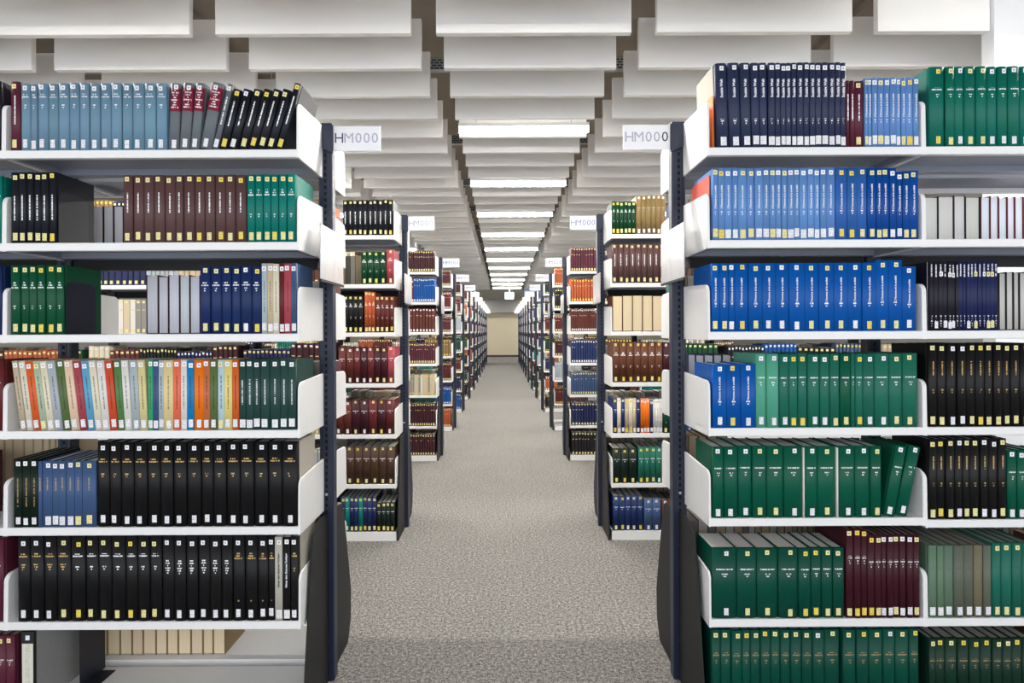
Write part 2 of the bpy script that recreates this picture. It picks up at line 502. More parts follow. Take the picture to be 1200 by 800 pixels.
for i in range(-1, 15):
    z = B_Z0 + B_ROW * (3.5 + 4 * i) + B_T / 2
    if z > B_END or z < -0.6:
        continue
    vis = i >= 0
    if not vis: z -= B_ROW + 0.02
    if vis: n_l += 1
    lamp(0, z, f'{ORD[n_l]} lit tube lamp above the central aisle, counting from the near end' if vis else f'lit tube lamp above the camera, {"one" if i == -1 else "two"} before the aisle lamps')
    if i < 5:
        lamp(-2, z, f'lit tube lamp over the left racks, {ORD[i + 3]} from the open end')
        lamp(2, z, f'lit tube lamp over the right racks, {ORD[i + 3]} from the open end')

pm = MB(); pm.box(-.55, .55, -.14, .14, 0.0, 0.006)
flush_me = pm.mesh('soffit_fill_panel', [M_FILLPANEL])
fm = MB()
for a in ((-.58, -.55, -.17, .17), (.55, .58, -.17, .17), (-.55, .55, -.17, -.14), (-.55, .55, .14, .17)):
    fm.box(a[0], a[1], a[2], a[3], -0.004, 0.006)
flush_fr = fm.mesh('panel_frame', [M_WHITE])
for k, z in enumerate((26.0, 28.4, 30.8)):  # unseen fill lights, added to brighten the far wall
    for sx, sd in ((-1.7, 'left'), (1.7, 'right')):
        t = thing('added_soffit_light', f'{ORD[k + 1]} added fill light in the plain soffit above the far {sd} racks', 'lamp', (sx, z, 3.073), 'added fill lights in the far soffit')
        link('lit_panel', flush_me, t); link('panel_frame', flush_fr, t)

# ================================================================== RACKS
SH_D = 0.28                       # shelf depth
UP_D = 0.05                       # upright depth
H_LEFT = [2.007, 1.686, 1.368, 1.034, 0.699, 0.3715, 0.06]
H_RIGHT = [2.007, 1.686, 1.368, 1.034, 0.721, 0.3715, 0.06]
ZU = [2.35, 4.20, 6.61] + [8.52 + 1.9 * i for i in range(10)]
LIP = 0.028
cache = {}

def shelf_mesh(W, base=False, plates=False):
    key = (round(W, 4), base, plates)
    if key in cache: return cache[key]
    m = MB()
    if base:
        m.box(0, W, 0, SH_D, -0.003, 0)
        m.prism([(0, -0.06), (0.012, -0.06), (0.012, -0.003), (0.0, -0.003)], 0, W, 'X', 0.001)
        m.box(0, W, SH_D - 0.01, SH_D, -0.06, -0.003)
    else:
        m.prism([(0.0, -LIP + .002), (0.002, -LIP), (0.022, -LIP), (0.022, -LIP + .003), (0.012, -LIP + .004), (0.012, -0.003), (SH_D, -0.003), (SH_D, 0), (0.002, 0), (0, -0.002)][::1], 0.0, W, 'X')
        # hemmed rear and side channels under the deck
        m.box(0.004, W - 0.004, SH_D - 0.05, SH_D - 0.002, -LIP + .002, -0.0032, 1)
        m.box(0.004, 0.03, 0.022, SH_D - 0.05, -LIP + .004, -0.0032, 1)
        m.box(W - 0.03, W - 0.004, 0.022, SH_D - 0.05, -LIP + .004, -0.0032, 1)
        m.box(0.03, W - 0.03, 0.0122, SH_D - 0.05, -0.0044, -0.0031, 1)
    if plates:
        for x0 in (0, W - 0.008):
            m.prism(plate_profile(base), x0, x0 + 0.008, 'X')
    cache[key] = m.mesh('base_shelf' if base else 'shelf', [M_WHITE, M_UNDERSIDE])
    return cache[key]

def plate_profile(base=False):
    lo = -0.004 if base else -LIP - 0.001
    hi = 0.165
    p = [(0.0, lo), (SH_D - 0.002, lo), (SH_D - 0.002, hi + 0.012)]
    r = 0.028
    for i in range(7):
        a = PI / 2 + i * PI / 2 / 6
        p.append((0.002 + r + r * math.cos(a), hi - r + r * math.sin(a)))
    return p
def plate_mesh(base=False):
    k = ('plate', base)
    if k not in cache:
        m = MB(); m.prism(plate_profile(base), 0, 0.008, 'X', 0.002)
        cache[k] = m.mesh('end_plate', [M_WHITE])
    return cache[k]

def upright_mesh():
    if 'up' not in cache:
        m = MB()
        # C-shaped post with a slotted face and rounded edges
        w2, d = 0.027, UP_D
        m.prism([(-w2 + .004, 0), (w2 - .004, 0), (w2, .004), (w2, d - .004), (w2 - .004, d), (-w2 + .004, d), (-w2, d - .004), (-w2, .004)], 0, 2.195, 'Z', 0.002)
        cache['up'] = m.mesh('upright', [M_STEEL])
        s = MB()
        for k in range(84):
            z = 0.06 + k * 0.025
            s.box(-0.0042, 0.0042, -0.0012, 0.0008, z, z + 0.014)
            s.box(-0.003, 0.003, d - 0.0008, d + 0.0012, z, z + 0.014)
        cache['slots'] = s.mesh('slots', [M_HOLE])
        g = MB()
        g.box(-0.011, -0.0085, -0.0022, 0.0005, 0.02, 2.16); g.box(0.0085, 0.011, -0.0022, 0.0005, 0.02, 2.16)
        cache['rib'] = g.mesh('rib', [M_STEEL])
        c = MB()
        for z in (0.155, 0.53, 0.735):
            c.cyl((0, z), 0.0055, -0.004, 0.001, 'Y', 8)
        cache['screw'] = c.mesh('screw', [M_SCREW])
    return cache['up']

def gusset_mesh():
    if 'gus' not in cache:
        f = [(-0.09, 0.668), (-0.14, 0.660), (-0.182, 0.633), (-0.20, 0.57), (-0.238, 0.362), (-0.275, 0.156), (-0.29, 0.05), (-0.285, 0.0)]
        p = [(0.0, 0.66)] + f + [(0.295, 0.0), (0.345, 0.08), (0.352, 0.21), (0.29, 0.42), (0.235, 0.605), (0.20, 0.64), (0.06, 0.66)]
        m = MB(); m.prism(p, 0, 0.006, 'X', 0.001)
        cache['gus'] = m.mesh('base_bracket', [M_BLACKSTEEL])
        # the two far corners are folded
    return cache['gus']

def rack(k, side, zu, bays, heights, detail):
    """bays: list of (x0, x1) from the aisle outwards; detail 2 = every part an object"""
    sgn = 1 if side == 'right' else -1
    xe = sgn * 0.695
    name = {1: 'near', 2: 'second', 3: 'third'}.get(k, ORD[k] if k > 0 else '')
    lab = f'{name} white and dark steel book rack along the {side} of the aisle'
    t = thing('book_rack', lab, 'book rack', (xe, zu, 0), 'book racks along the aisle')
    um = upright_mesh()
    posts = [xe] + [(b[1] if sgn > 0 else b[0]) for b in bays]
    for i, px in enumerate(posts):
        u = link('upright', um, t, (px - xe, 0, 0))
        if detail >= 1 and i < 2:
            link('rib', cache['rib'], u); 
            tag(link('slots', cache['slots'], u), kind='stuff')
            if i == 0: tag(link('screws', cache['screw'], u), kind='stuff')
    link('base_bracket', gusset_mesh(), t, (sgn * -0.002 - 0.003, 0, 0))
    for bi, (x0, x1) in enumerate(bays):
        W = x1 - x0
        if detail >= 1:
            tb = MB(); tb.box(0.03, W - 0.03, 0.012, 0.038, -0.025, 0.025)
            link('tie_beam', tb.mesh('tie_beam', [M_BLACKSTEEL]), t, (x0 - xe, 0, 1.645))
        for ri, h in enumerate(heights):
            if bi == 1 and ri == 4 and side == 'right': h = h - 0.008
            base = ri == len(heights) - 1
            nm = 'base_shelf' if base else 'shelf'
            for face in (0, 1):
                if face == 0:
                    loc, rot = (x0 - xe, -SH_D, h), (0, 0, 0)
                else:
                    loc, rot = (x1 - xe, UP_D + SH_D, h), (0, 0, PI)
                if detail == 2:
                    s = link(nm, shelf_mesh(W, base), t, loc, rot)
                    if not base:
                        link('end_plate', plate_mesh(), s, (0, 0, 0)); link('end_plate', plate_mesh(), s, (W - 0.008, 0, 0))
                else:
                    link(nm, shelf_mesh(W, base, not base), t, loc, rot)
    return t

L1 = [(-1.727, -0.704), (-2.75, -1.727)]
R1 = [(0.712, 1.463), (1.463, 2.48)]
BAYS_L = L1 + [(-3.77, -2.75)]
BAYS_R = R1 + [(2.48, 3.5)]
racks = {}
for i, zu in enumerate(ZU):
    k = i + 1
    nb = 2 if k == 1 else 3 if k == 2 else 2 if k == 3 else 1
    det = 2 if k <= 2 else 1 if k <= 4 else 0
    racks[k, 'left'] = rack(k, 'left', zu, BAYS_L[:nb], H_LEFT, det)
    racks[k, 'right'] = rack(k, 'right', zu, BAYS_R[:nb], H_LEFT if k > 1 else H_RIGHT, det)

# aisle signs and document sleeves ----------------------------------
SIGN_W, SIGN_H = 0.188, 0.098
mb = MB(); mb.prism([(0, 0), (SIGN_W, 0), (SIGN_W, SIGN_H), (0, SIGN_H)], -0.003, 0.003, 'Y', 0.001)
sign_me = mb.mesh('sign_board', [M_SIGN])
mb = MB(); mb.prism([(-0.046, 0.012), (-0.03, 0.004), (-0.012, -0.004), (0.004, -0.012), (0.004, SIGN_H + .002), (-0.046, SIGN_H + .002)], -0.012, -0.0032, 'Y', 0.001)
clip_me = mb.mesh('sign_clip', [M_STEEL])
letter_me = {}
def letter(ch, mat):
    key = ch + mat.name
    if key not in letter_me:
        me = text_mesh('letter_' + ch, ch, 0.056, mat, 0.0)
        letter_me[key] = me
    return letter_me[key]
def aisle_sign(k, side, zu):
    sgn = 1 if side == 'right' else -1
    x_in = sgn * 0.664
    z0 = 2.082
    t = thing('aisle_sign', f'small white aisle sign reading HM000 on the {ORD[k]} {side} rack', 'sign', (x_in, zu - 0.004, z0), 'aisle signs on the racks')
    x0 = 0.0 if sgn < 0 else -SIGN_W
    link('sign_board', sign_me, t, (x0, 0, 0))
    cl = link('sign_clip', clip_me, t, (0, 0, 0), (0, 0, 0 if sgn < 0 else 0))
    if sgn > 0: cl.scale = (-1, 1, 1)
    if k <= 5:
        xs = [0.026, 0.064, 0.102, 0.134, 0.166] if sgn < 0 else [0.024, 0.062, 0.100, 0.132, 0.164]
        for i, ch in enumerate('HM000'):
            if k == 1:
                mat = (M_LET_DARK if i == 0 else M_LET_PALE) if sgn < 0 else (M_LET_DARK if i == 4 else M_LET_PALE)  # moire and back-lit fading of the pale letters is put into their colour
            elif k == 2:
                mat = M_LET_PALE if sgn < 0 else M_LET_MID
            else:
                mat = M_LET_MID
            link('letter', letter(ch, mat), t, (x0 + xs[i], -0.0038, SIGN_H / 2), (PI / 2, 0, 0))
for i in range(12):
    aisle_sign(i + 1, 'left', ZU[i]); aisle_sign(i + 1, 'right', ZU[i])

sm = MB(); sm.prism([(0.0, 0), (0.305, 0), (0.305, 0.203), (0.0, 0.203)], 0, 0.004, 'X', 0.001)
sleeve_me = sm.mesh('plastic_sleeve', [M_SHEET])
sb = MB(); sb.box(-0.001, 0.006, -0.002, 0.307, -0.006, 0.003)
sleeve_b = sb.mesh('sleeve_edge', [M_BLACKSTEEL])
bk = MB(); bk.box(-0.012, 0.0, 0.19, 0.25, 0.05, 0.15)
sleeve_c = bk.mesh('sleeve_mount', [M_STEEL])
def sleeve(k, side, zu):
    sgn = 1 if side == 'right' else -1
    t = thing('document_sleeve', f'clear plastic sleeve with white paper on the post of the {ORD[k]} {side} rack', 'document sleeve', (sgn * 0.657, zu - 0.20, 1.562), 'document sleeves on the rack posts')
    for nm, me in (('paper_sleeve', sleeve_me), ('sleeve_edge', sleeve_b), ('sleeve_mount', sleeve_c)):
        o = link(nm, me, t)
        if sgn > 0: o.scale = (-1, 1, 1)
for k in (1, 2, 3, 4, 5):
    sleeve(k, 'left', ZU[k - 1]); sleeve(k, 'right', ZU[k - 1])

# pale blue lit sign under the edge of the soffit
t = thing('blue_sign', 'pale blue lit sign hanging above the far right racks', 'sign', (1.20, B_END + 0.1, 2.78))
mb = MB(); mb.prism([(-0.30, 0), (0.30, 0), (0.30, 0.25), (-0.30, 0.25)], -0.03, 0.03, 'Y', 0.006)
link('sign_box', mb.mesh('sign_box', [M_BLUE_PANEL]), t)
mb = MB(); mb.cyl((0, 0), 0.012, 0.25, CEIL_Z - 2.78, 'Z', 8)
link('rod', mb.mesh('rod', [M_WHITE]), t)
# exit sign hanging far down the aisle
t = thing('hanging_sign', 'small lit white sign hanging from a rod far down the aisle', 'sign', (0.23, 20.0, 2.45))
mb = MB(); mb.prism([(-0.15, 0), (0.15, 0), (0.15, 0.22), (-0.15, 0.22)], -0.03, 0.03, 'Y', 0.006)
link('sign_box', mb.mesh('sign_box', [M_LITSIGN]), t)
mb = MB(); mb.cyl((0, 0), 0.012, 0.22, CEIL_Z - 2.45, 'Z', 8)
link('rod', mb.mesh('rod', [M_WHITE]), t)

# ================================================================== BOOKS
C = {k: lin(v) for k, v in {
    'steelblue': (106, 140, 162), 'greycloth': (100, 106, 114), 'ink': (24, 27, 36), 'maroon': (88, 34, 52), 'black': (18, 18, 21), 'brown': (92, 66, 66),
    'teal': (0, 118, 106), 'green': (8, 78, 50), 'navy': (26, 46, 94), 'navy2': (44, 52, 80), 'skyblue': (96, 140, 200), 'blue': (44, 96, 168),
    'deepblue': (4, 72, 152), 'royal': (0, 84, 166), 'sea': (84, 164, 138), 'seagreen': (28, 104, 86), 'pine': (0, 86, 64), 'deepgreen': (0, 70, 56),
    'wine': (62, 20, 32), 'olive': (96, 122, 100), 'olivegrey': (98, 104, 90), 'forest': (14, 50, 36), 'khaki': (118, 112, 86), 'petrol': (40, 70, 66), 'emerald': (6, 108, 92),
    'nightgreen': (12, 32, 24), 'dusk': (62, 88, 128), 'charcoal': (19, 19, 21), 'tan': (196, 176, 150), 'offwhite': (214, 208, 194), 'orange': (212, 96, 42),
    'palegreen': (176, 194, 166), 'cream': (226, 218, 194), 'greyblue': (172, 182, 188), 'olivegreen': (92, 114, 66), 'peach': (228, 196, 170),
    'rose': (172, 74, 82), 'sky': (96, 168, 206), 'white': (226, 224, 218), 'redorange': (206, 78, 48), 'leaf': (84, 130, 76), 'straw': (220, 204, 148),
    'jade': (54, 172, 118), 'cobalt': (18, 128, 190), 'brightorange': (240, 118, 20), 'sienna': (190, 108, 66), 'paleblue': (186, 210, 222),
    'yellow': (232, 214, 128), 'salmon': (232, 112, 84), 'pinkred': (166, 70, 82), 'brick': (96, 34, 38), 'lightgrey': (186, 180, 172), 'brownred': (94, 42, 36),
    'bottle': (12, 62, 38), 'indigo': (26, 34, 80), 'darkplum': (28, 27, 40), 'ochre': (140, 116, 76), 'rust': (176, 86, 48), 'chestnut': (98, 58, 40), 'darkbrown': (70, 48, 36),
}.items()}
PAGE = {'white': lin((232, 228, 220)), 'cream': lin((218, 200, 168)), 'grey': lin((216, 214, 210)), 'dim': lin((150, 146, 140)), 'lav': lin((238, 240, 250))}
YEL, WHT, PYEL, PGRN = lin((238, 214, 84)), lin((240, 240, 244)), lin((236, 228, 160)), lin((218, 224, 150))

def spine_curve(u):
    u = min(abs(u), 1.0)
    return 1 - math.sqrt(max(0.0, 1 - (0.985 * u) ** 2.4))

def cover_mesh(w, h, d, bulge, b):
    m = MB()
    pts = [(-w / 2, d), (-w / 2, 0.0165), (-w / 2 + min(.0024, w * .08), 0.0125), (-w / 2 + 0.0004, 0.0098)]
    na = 10
    for i in range(na + 1):
        u = math.sin(PI / 2 * (-1 + 2 * i / na) * 0.98) / math.sin(PI / 2 * .98)
        pts.append((u * (w / 2 - 0.0003), bulge * spine_curve(u)))
    pts += [(-p[0], p[1]) for p in reversed(pts[:4])]
    inner = []
    for (x, y) in pts:
        inner.append((max(-w / 2 + b, min(w / 2 - b, x)), max(y, bulge + b + 0.002) if y < d else d))
    k = len(pts)
    for (ring, z) in ((pts, 0), (pts, h), (inner, 0), (inner, h)):
        m.v += [(x, y, z) for x, y in ring]
    for i in range(k - 1):
        sm = 3 <= i <= k - 5
        m.face([i, i + 1, k + i + 1, k + i], 0, sm)
        m.face([2 * k + i, 3 * k + i, 3 * k + i + 1, 2 * k + i + 1], 0)
        m.face([k + i, k + i + 1, 3 * k + i + 1, 3 * k + i], 0)
        m.face([i, 2 * k + i, 2 * k + i + 1, i + 1], 0)
    for e in (0, k - 1):
        m.face([e, k + e, 3 * k + e, 2 * k + e], 0)
    return m.mesh('cover', [M_CLOTH])

def patch_mesh(w, bulge, x0, x1, hh, mat):
    m = MB(); n = 4
    lift = 0.0005
    for i in range(n + 1):
        x = x0 + (x1 - x0) * i / n
        u = abs(x) / (w / 2 - 0.0003)
        y = bulge * spine_curve(u) - lift
        m.v += [(x - (x0 + x1) / 2, y, -hh / 2), (x - (x0 + x1) / 2, y, hh / 2)]
    for i in range(n):
        m.face([2 * i, 2 * i + 2, 2 * i + 3, 2 * i + 1], 0, True)
    return m.mesh('sticker', [mat])

title_cache = {}
def title_mesh(txt, size, mat):
    k = (txt, size, mat.name)
    if k not in title_cache:
        title_cache[k] = text_mesh('title_lettering', txt, size, mat, 0.0, size * 0.035)
    return title_cache[k]

def jit(c, a=0.06):
    f = 1 + random.uniform(-a, a)
    return tuple(max(0, min(1, v * f * (1 + random.uniform(-a / 2, a / 2)))) for v in c)

DEF = dict(d=0.195, bulge=0.0085, board=0.0024, page='white', ink=0, title=None, number=None, vert=None, call=True, dot=True, yellow=0.5, panel=None,
           strength=1.0, boards=0, text=None, callh=0.024, callw=0.0155, doth=0.0155, dotz=0.016, callz=0.008, paper=False, jitter=0.07, dotless=0.0, calless=0.0)

def book(name, label, cat, grp, w, h, color, xyz, theta=0.0, flip=False, s=None, detail=True):
    """a book standing at xyz = bottom centre of the spine; theta leans it to the right (positive)"""
    s = {**DEF, **(s or {})}
    d = s['d']
    bulge = min(s['bulge'], w * 0.2)
    col = jit(color, s['jitter'])
    o = link(name, cover_mesh(w, h, d, bulge, s['board']), None, xyz, (0, theta, PI if flip else 0), col)
    tag(o, label, cat, grp)
    def P(k, v): o[k] = float(v)
    P('boards', s['boards']); P('ink', s['ink']); P('print_strength', s['strength'])
    P('half_width', w * 0.36)
    for k, key in (('title', 'title'), ('number', 'number'), ('vert', 'vert'), ('panel', 'panel')):
        lo, hi = s[k] if s[k] else (-2, -2)
        P(key + '_low', lo * h if lo >= 0 else -2); P(key + '_high', hi * h if lo >= 0 else -3)
    # page block
    m = MB()
    inset = 0.0008 if s['paper'] else 0.0035
    b = s['board']
    m.box(-w / 2 + b + .0001, w / 2 - b - .0001, bulge + b + 0.003, d - inset, inset, h - inset)
    link('page_block', m.mesh('page_block', [M_PAGES]), o, color=jit(PAGE[s['page']], 0.05))
    if flip:
        return o
    yel = random.random() < s['yellow']
    stick = random.choice([YEL, PYEL, PYEL]) if yel else WHT
    if isinstance(s['yellow'], str): stick = YEL
    xo = random.uniform(-.08, .08) * w
    if s['call'] and random.random() >= s['calless']:
        cw = min(s['callw'], w * 0.86); x0 = max(-w * .45, xo - cw / 2); x1 = min(w * .45, x0 + cw)
        ch = s['callh']
        link('call_number_label', patch_mesh(w, bulge, x0, x1, ch, M_CALL), o, ((x0 + x1) / 2, 0, s['callz'] + ch / 2 + random.uniform(-.002, .003)), color=jit(stick, .04))
    if s['dot'] and random.random() >= s['dotless']:
        cw = min(s['doth'] * 0.92, w * 0.8); x0 = max(-w * .45, xo * 1.3 - cw / 2); x1 = min(w * .45, x0 + cw)
        link('spine_sticker', patch_mesh(w, bulge, x0, x1, s['doth'], M_DOT), o, ((x0 + x1) / 2, 0, h - s['dotz'] - random.uniform(-.003, .003)), color=jit(stick, .04))
    if s['text']:
        txt, size, zc, mat = s['text']
        link('title_lettering', title_mesh(txt, size, mat), o, (0, -0.0006, zc * h), (PI / 2, -PI / 2, 0))
    return o

# ---- series: how each run of volumes looks -------------------------------------
S = dict
SER = {
    'steelblue': S(title=(.78, .86), number=(.62, .70), yellow=.04, callh=.029, d=.2),
    'greyred': S(panel=(.58, .93), title=(.62, .9), yellow=0, callh=.029),
    'inkvert': S(vert=(.38, .80), yellow=.6, callh=.028),
    'blackvert': S(vert=(.32, .68), yellow=1, callh=.026),
    'brownvert': S(vert=(.44, .74), yellow=1, callh=.026),
    'teal3': S(title=(.68, .79), number=(.36, .42), yellow=1, callh=.027),
    'green3': S(title=(.66, .76), number=(.36, .42), yellow=1, callh=.027),
    'navy': S(title=(.70, .77), number=(.62, .68), yellow=.8, callh=.027),
    'thin': S(vert=(.3, .75), ink=2, strength=.45, yellow=0, callh=.026, bulge=.0008, board=.0008, paper=True, d=.18),
    'paper': S(vert=(.3, .78), ink=2, strength=.6, yellow=.12, callh=.027, bulge=.0006, board=.0007, paper=True, d=.175, page='cream', jitter=.04),
    'petrol': S(vert=(.36, .72), strength=.7, yellow=0, callh=.028, callw=.02, bulge=.002),
    'nightgreen': S(vert=(.3, .72), ink=1, strength=.5, yellow=0, page='dim', d=.21, bulge=.001),
    'dusk': S(vert=(.55, .75), ink=1, strength=.5, yellow=.35, d=.2, bulge=.001, callh=.03, callw=.019),
    'tallblack': S(title=(.755, .81), number=(.58, .64), ink=1, yellow=0, callh=.026, callz=.012, dotz=.02),
    'tallblack2': S(title=(.755, .81), number=(.6, .68), ink=1, yellow=.35, callh=.027, callz=.012, dotz=.024),
    'soziale': S(number=(.27, .34), yellow=.03, callh=.03, callw=.02, text=('Soziale Welt', .0125, .70, M_TXT_WHITE)),
    'wine1': S(vert=(.4, .8), yellow=.5, call=True, callh=.026),
    'homme_s': S(number=(.34, .40), yellow=.35, callh=.03, callw=.019, bulge=.0025, text=("L'Homme et la soci\u00e9t\u00e9", .0088, .60, M_TXT_WHITE)),
    'homme': S(number=(.35, .42), yellow=.45, callh=.027, bulge=.0025, text=("L'Homme et la soci\u00e9t\u00e9", .0096, .60, M_TXT_WHITE)),
    'emerald': S(title=(.70, .74), number=(.61, .66), yellow=.55, callh=.026, d=.21),
    'booklet': S(vert=(.78, .96), number=(.05, .22), yellow=.2, bulge=.0005, board=.0006, paper=True, d=.2, dotless=.7, calless=.7, dotz=.045),
    'sea': S(title=(.66, .70), number=(.56, .62), strength=.8, yellow=.5, callh=.026, d=.2),
    'blackrev': S(vert=(.62, .79), number=(.40, .46), ink=1, strength=.8, yellow=.6, callh=.027, d=.2),
    'pine': S(title=(.68, .72), number=(.58, .64), yellow=.5, callh=.025, d=.18, page='grey', strength=.85),
    'wine': S(title=(.66, .70), number=(.60, .65), yellow=.65, callh=.026, d=.21, page='dim', strength=.7),
    'olive': S(title=(.66, .72), strength=.25, ink=2, yellow=.05, callh=.028, callw=.018, d=.22, page='dim', dot=False),
    'emer2': S(title=(.66, .7), strength=.25, ink=2, yellow=1, callh=.027, d=.22, page='dim'),
    'base': S(title=(.66, .71), number=(.56, .62), ink=1, strength=.4, yellow=.85, d=.2, page='dim'),
}

ZF = 2.07 + 0.005
SCL = F_PX / ZF
def px_x(px, dy):
    return (px - dy * 0.00436 - 589.0) / SCL

count = {}
def run(rack_txt, shelf_txt, shelf_h, y_edge, desc, series, colors, edges, h, cat='book', lean=None, name=None, hs=None, extra=None):
    """one run of volumes; edges: pixel columns of the spines' borders along the shelf front"""
    dy = y_edge - 40 - 388
    n = len(edges) - 1
    grp = f'{desc} on the {shelf_txt} shelf of the {rack_txt}'
    out = []
    x_run = px_x(edges[0], dy)
    for i in range(n):
        pw = px_x(edges[i + 1], dy) - px_x(edges[i], dy)
        th = math.radians(lean[i]) if lean else 0.0
        w = pw * math.cos(th) - 0.0007
        hh = (hs[i] if hs else h) + (random.uniform(-.0012, .0012) if not hs else 0)
        col = colors[i % len(colors)] if isinstance(colors, list) else colors
        cc = C[col] if isinstance(col, str) else col
        nm = name or ('bound_volume' if w > 0.0345 else 'hardcover_book')
        if n == 1:
            lab = f'{desc[:-1] if desc.endswith("s") else desc} on the {shelf_txt} shelf, {rack_txt}'
        else:
            lab = f'{ORD[i + 1]} from left of {NUM[n]} {desc} on {shelf_txt} shelf, {rack_txt}'
        yy = ZF + random.uniform(-.001, .003)
        z = shelf_h + 0.0006
        s = dict(SER[series])
        if extra and i in extra: s.update(extra[i])
        xc = px_x((edges[i] + edges[i + 1]) / 2, dy)
        if th > 0:       # leans right: stands on its lower right edge
            xr = px_x(edges[i + 1], dy)
            x = xr - math.cos(th) * w / 2; z += math.sin(th) * w / 2
        elif th < 0:
            xl = px_x(edges[i], dy)
            x = xl + math.cos(th) * w / 2; z += -math.sin(th) * w / 2
        else:
            x = xc
        o = book(nm, lab, cat, grp, w, hh, cc, (x, yy, z), th, False, s)
        out.append(o)
    return out

NL, NR, NR2, NL2 = 'near left rack', 'near right rack', 'right outer bay', 'left outer bay'
HL = H_LEFT
# ---------------- left rack
Y = [175.7, 284, 391.2, 504.5, 617, 729.5, 832]
run(NL, 'top', HL[0], Y[0], 'maroon volume', 'inkvert', 'maroon', [11.2, 23], .241, extra={0: S(yellow=1)})
run(NL, 'top', HL[0], Y[0], 'steel blue volumes', 'steelblue', 'steelblue', [23.3, 34.8, 42.8, 55.5, 67.5, 80.6, 92.7, 104, 116.3, 129.3, 141.8, 154.2, 168.3, 182, 195], .233)
run(NL, 'top', HL[0], Y[0], 'crimson-titled grey volumes', 'greyred', 'greycloth', [195.6, 208.4, 221.4, 232.5, 247.5], .233, lean=[2.2, 4.2, 5.4, 10.5])
run(NL, 'top', HL[0], Y[0], 'thin leaning grey volume with red title', 'inkvert', 'greycloth', [248, 254.8], .233, lean=[13.5], extra={0: S(yellow=0)})
run(NL, 'top', HL[0], Y[0], 'leaning blue-black volumes', 'inkvert', 'ink', [254.9, 265.5, 277, 288.7, 299.7, 310.2, 321.2], .213, lean=[14.4, 14.8, 15.2, 15.6, 15.9, 16.2])
run(NL, 'top', HL[0], Y[0], 'taller leaning blue-black volume', 'inkvert', 'ink', [321.4, 329.9], .238, lean=[16.6], extra={0: S(yellow=1)})
run(NL, 'second', HL[1], Y[1], 'blue-black volumes', 'blackvert', 'ink', [11.5, 21.5, 30.3, 38.5, 47.3, 56.4, 65], .246)
run(NL, 'second', HL[1], Y[1], 'brown clothbound volumes', 'brownvert', 'brown', [143.8, 155, 167.4, 179.5, 192.3, 205.1, 214.3, 227.4, 239.3, 251.2, 263.6, 275.1, 288], .234)
run(NL, 'second', HL[1], Y[1], 'teal volumes', 'teal3', 'teal', [288.7, 298.3, 307.9, 316.9, 325.9, 335.5, 346.4], .235)
run(NL, 'third', HL[2], Y[2], 'leaf green volumes', 'green3', 'green', [11.5, 23.0, 33, 42.6, 52.3, 64.6, 74], .24)
run(NL, 'third', HL[2], Y[2], 'navy volumes', 'navy', 'navy', [233.8, 246, 259, 270.6, 281, 294.8, 306], .235)
run(NL, 'third', HL[2], Y[2], 'slim pale and red books', 'thin', ['greyblue', 'tan', 'cream', 'brick', 'pinkred', 'dusk'], [306.5, 312.8, 320, 327, 332.7, 341.5, 347.6], .243, name='paperback_book')
pb = ['tan', 'offwhite', 'orange', 'palegreen', 'cream', 'greyblue', 'olivegreen', 'peach', 'rose', 'sky', 'cream', 'white', 'redorange', 'leaf', 'white', 'greyblue', 'straw']
DESC = {'tan': 'tan', 'offwhite': 'off-white', 'orange': 'orange', 'palegreen': 'pale green', 'cream': 'cream', 'greyblue': 'grey-blue', 'olivegreen': 'olive green', 'peach': 'peach',
        'rose': 'rose red', 'sky': 'sky blue', 'white': 'white', 'redorange': 'red-orange', 'leaf': 'leaf green', 'straw': 'straw yellow', 'jade': 'jade green', 'cobalt': 'cobalt blue',
        'brightorange': 'bright orange', 'sienna': 'sienna brown', 'paleblue': 'pale blue', 'yellow': 'pale yellow', 'salmon': 'salmon', 'dusk': 'dull blue'}
objs = run(NL, 'fourth', HL[3], Y[3], 'leaning paperbacks', 'paper', pb,
    [24.5, 31, 38.7, 48, 56, 64, 73.5, 84, 93.7, 102.7, 111.7, 120, 129, 138, 146.7, 155, 164.7, 173.2], .243,
    lean=[-7.4, -7.2, -7.1, -7, -6.9, -6.8, -6.6, -6.5, -6.4, -6.2, -6, -5.3, -5, -4.2, -3.6, -3, -2.6], name='paperback_book')
for i, o in enumerate(objs):
    o['label'] = f'{DESC[pb[i]]} leaning paperback, {ORD[i + 1]} from left on fourth shelf of near left rack'
pb2 = ['jade', 'dusk', 'greyblue', 'straw', 'salmon', 'white', 'cobalt', 'brightorange', 'sienna', 'olivegreen', 'paleblue', 'yellow', 'orange']
objs = run(NL, 'fourth', HL[3], Y[3], 'upright paperbacks', 'paper', pb2,
    [173.6, 179, 185.5, 191.8, 203, 211.5, 218.8, 227, 238.4, 246, 254.7, 262.6, 271.8, 279.7], .243, name='paperback_book')
for i, o in enumerate(objs):
    o['label'] = f'{DESC[pb2[i]]} upright paperback, {ORD[i + 18]} book from left on fourth shelf, near left rack'
run(NL, 'fourth', HL[3], Y[3], 'dark petrol green volumes', 'petrol', 'petrol', [280, 288, 297, 305, 315.6, 328, 337, 347], .243)
run(NL, 'fifth', HL[4], Y[4], 'thin black-green volumes', 'nightgreen', 'nightgreen', [16, 25.8, 35.3, 44.3], .237)
run(NL, 'fifth', HL[4], Y[4], 'short dull blue volumes', 'dusk', 'dusk', [44.8, 49.3, 60.8, 69, 77.3, 86.7, 95.6, 111.8], .229, extra={0: S(call=False, dot=False)})
run(NL, 'fifth', HL[4], Y[4], 'tall black volumes', 'tallblack', 'charcoal', [112.5, 127, 140.6, 156, 171.8, 187, 202.4, 218, 234.8, 249, 264.5, 280.6, 297, 313.5, 330, 348.6], .293, extra={14: S(boards=1)})
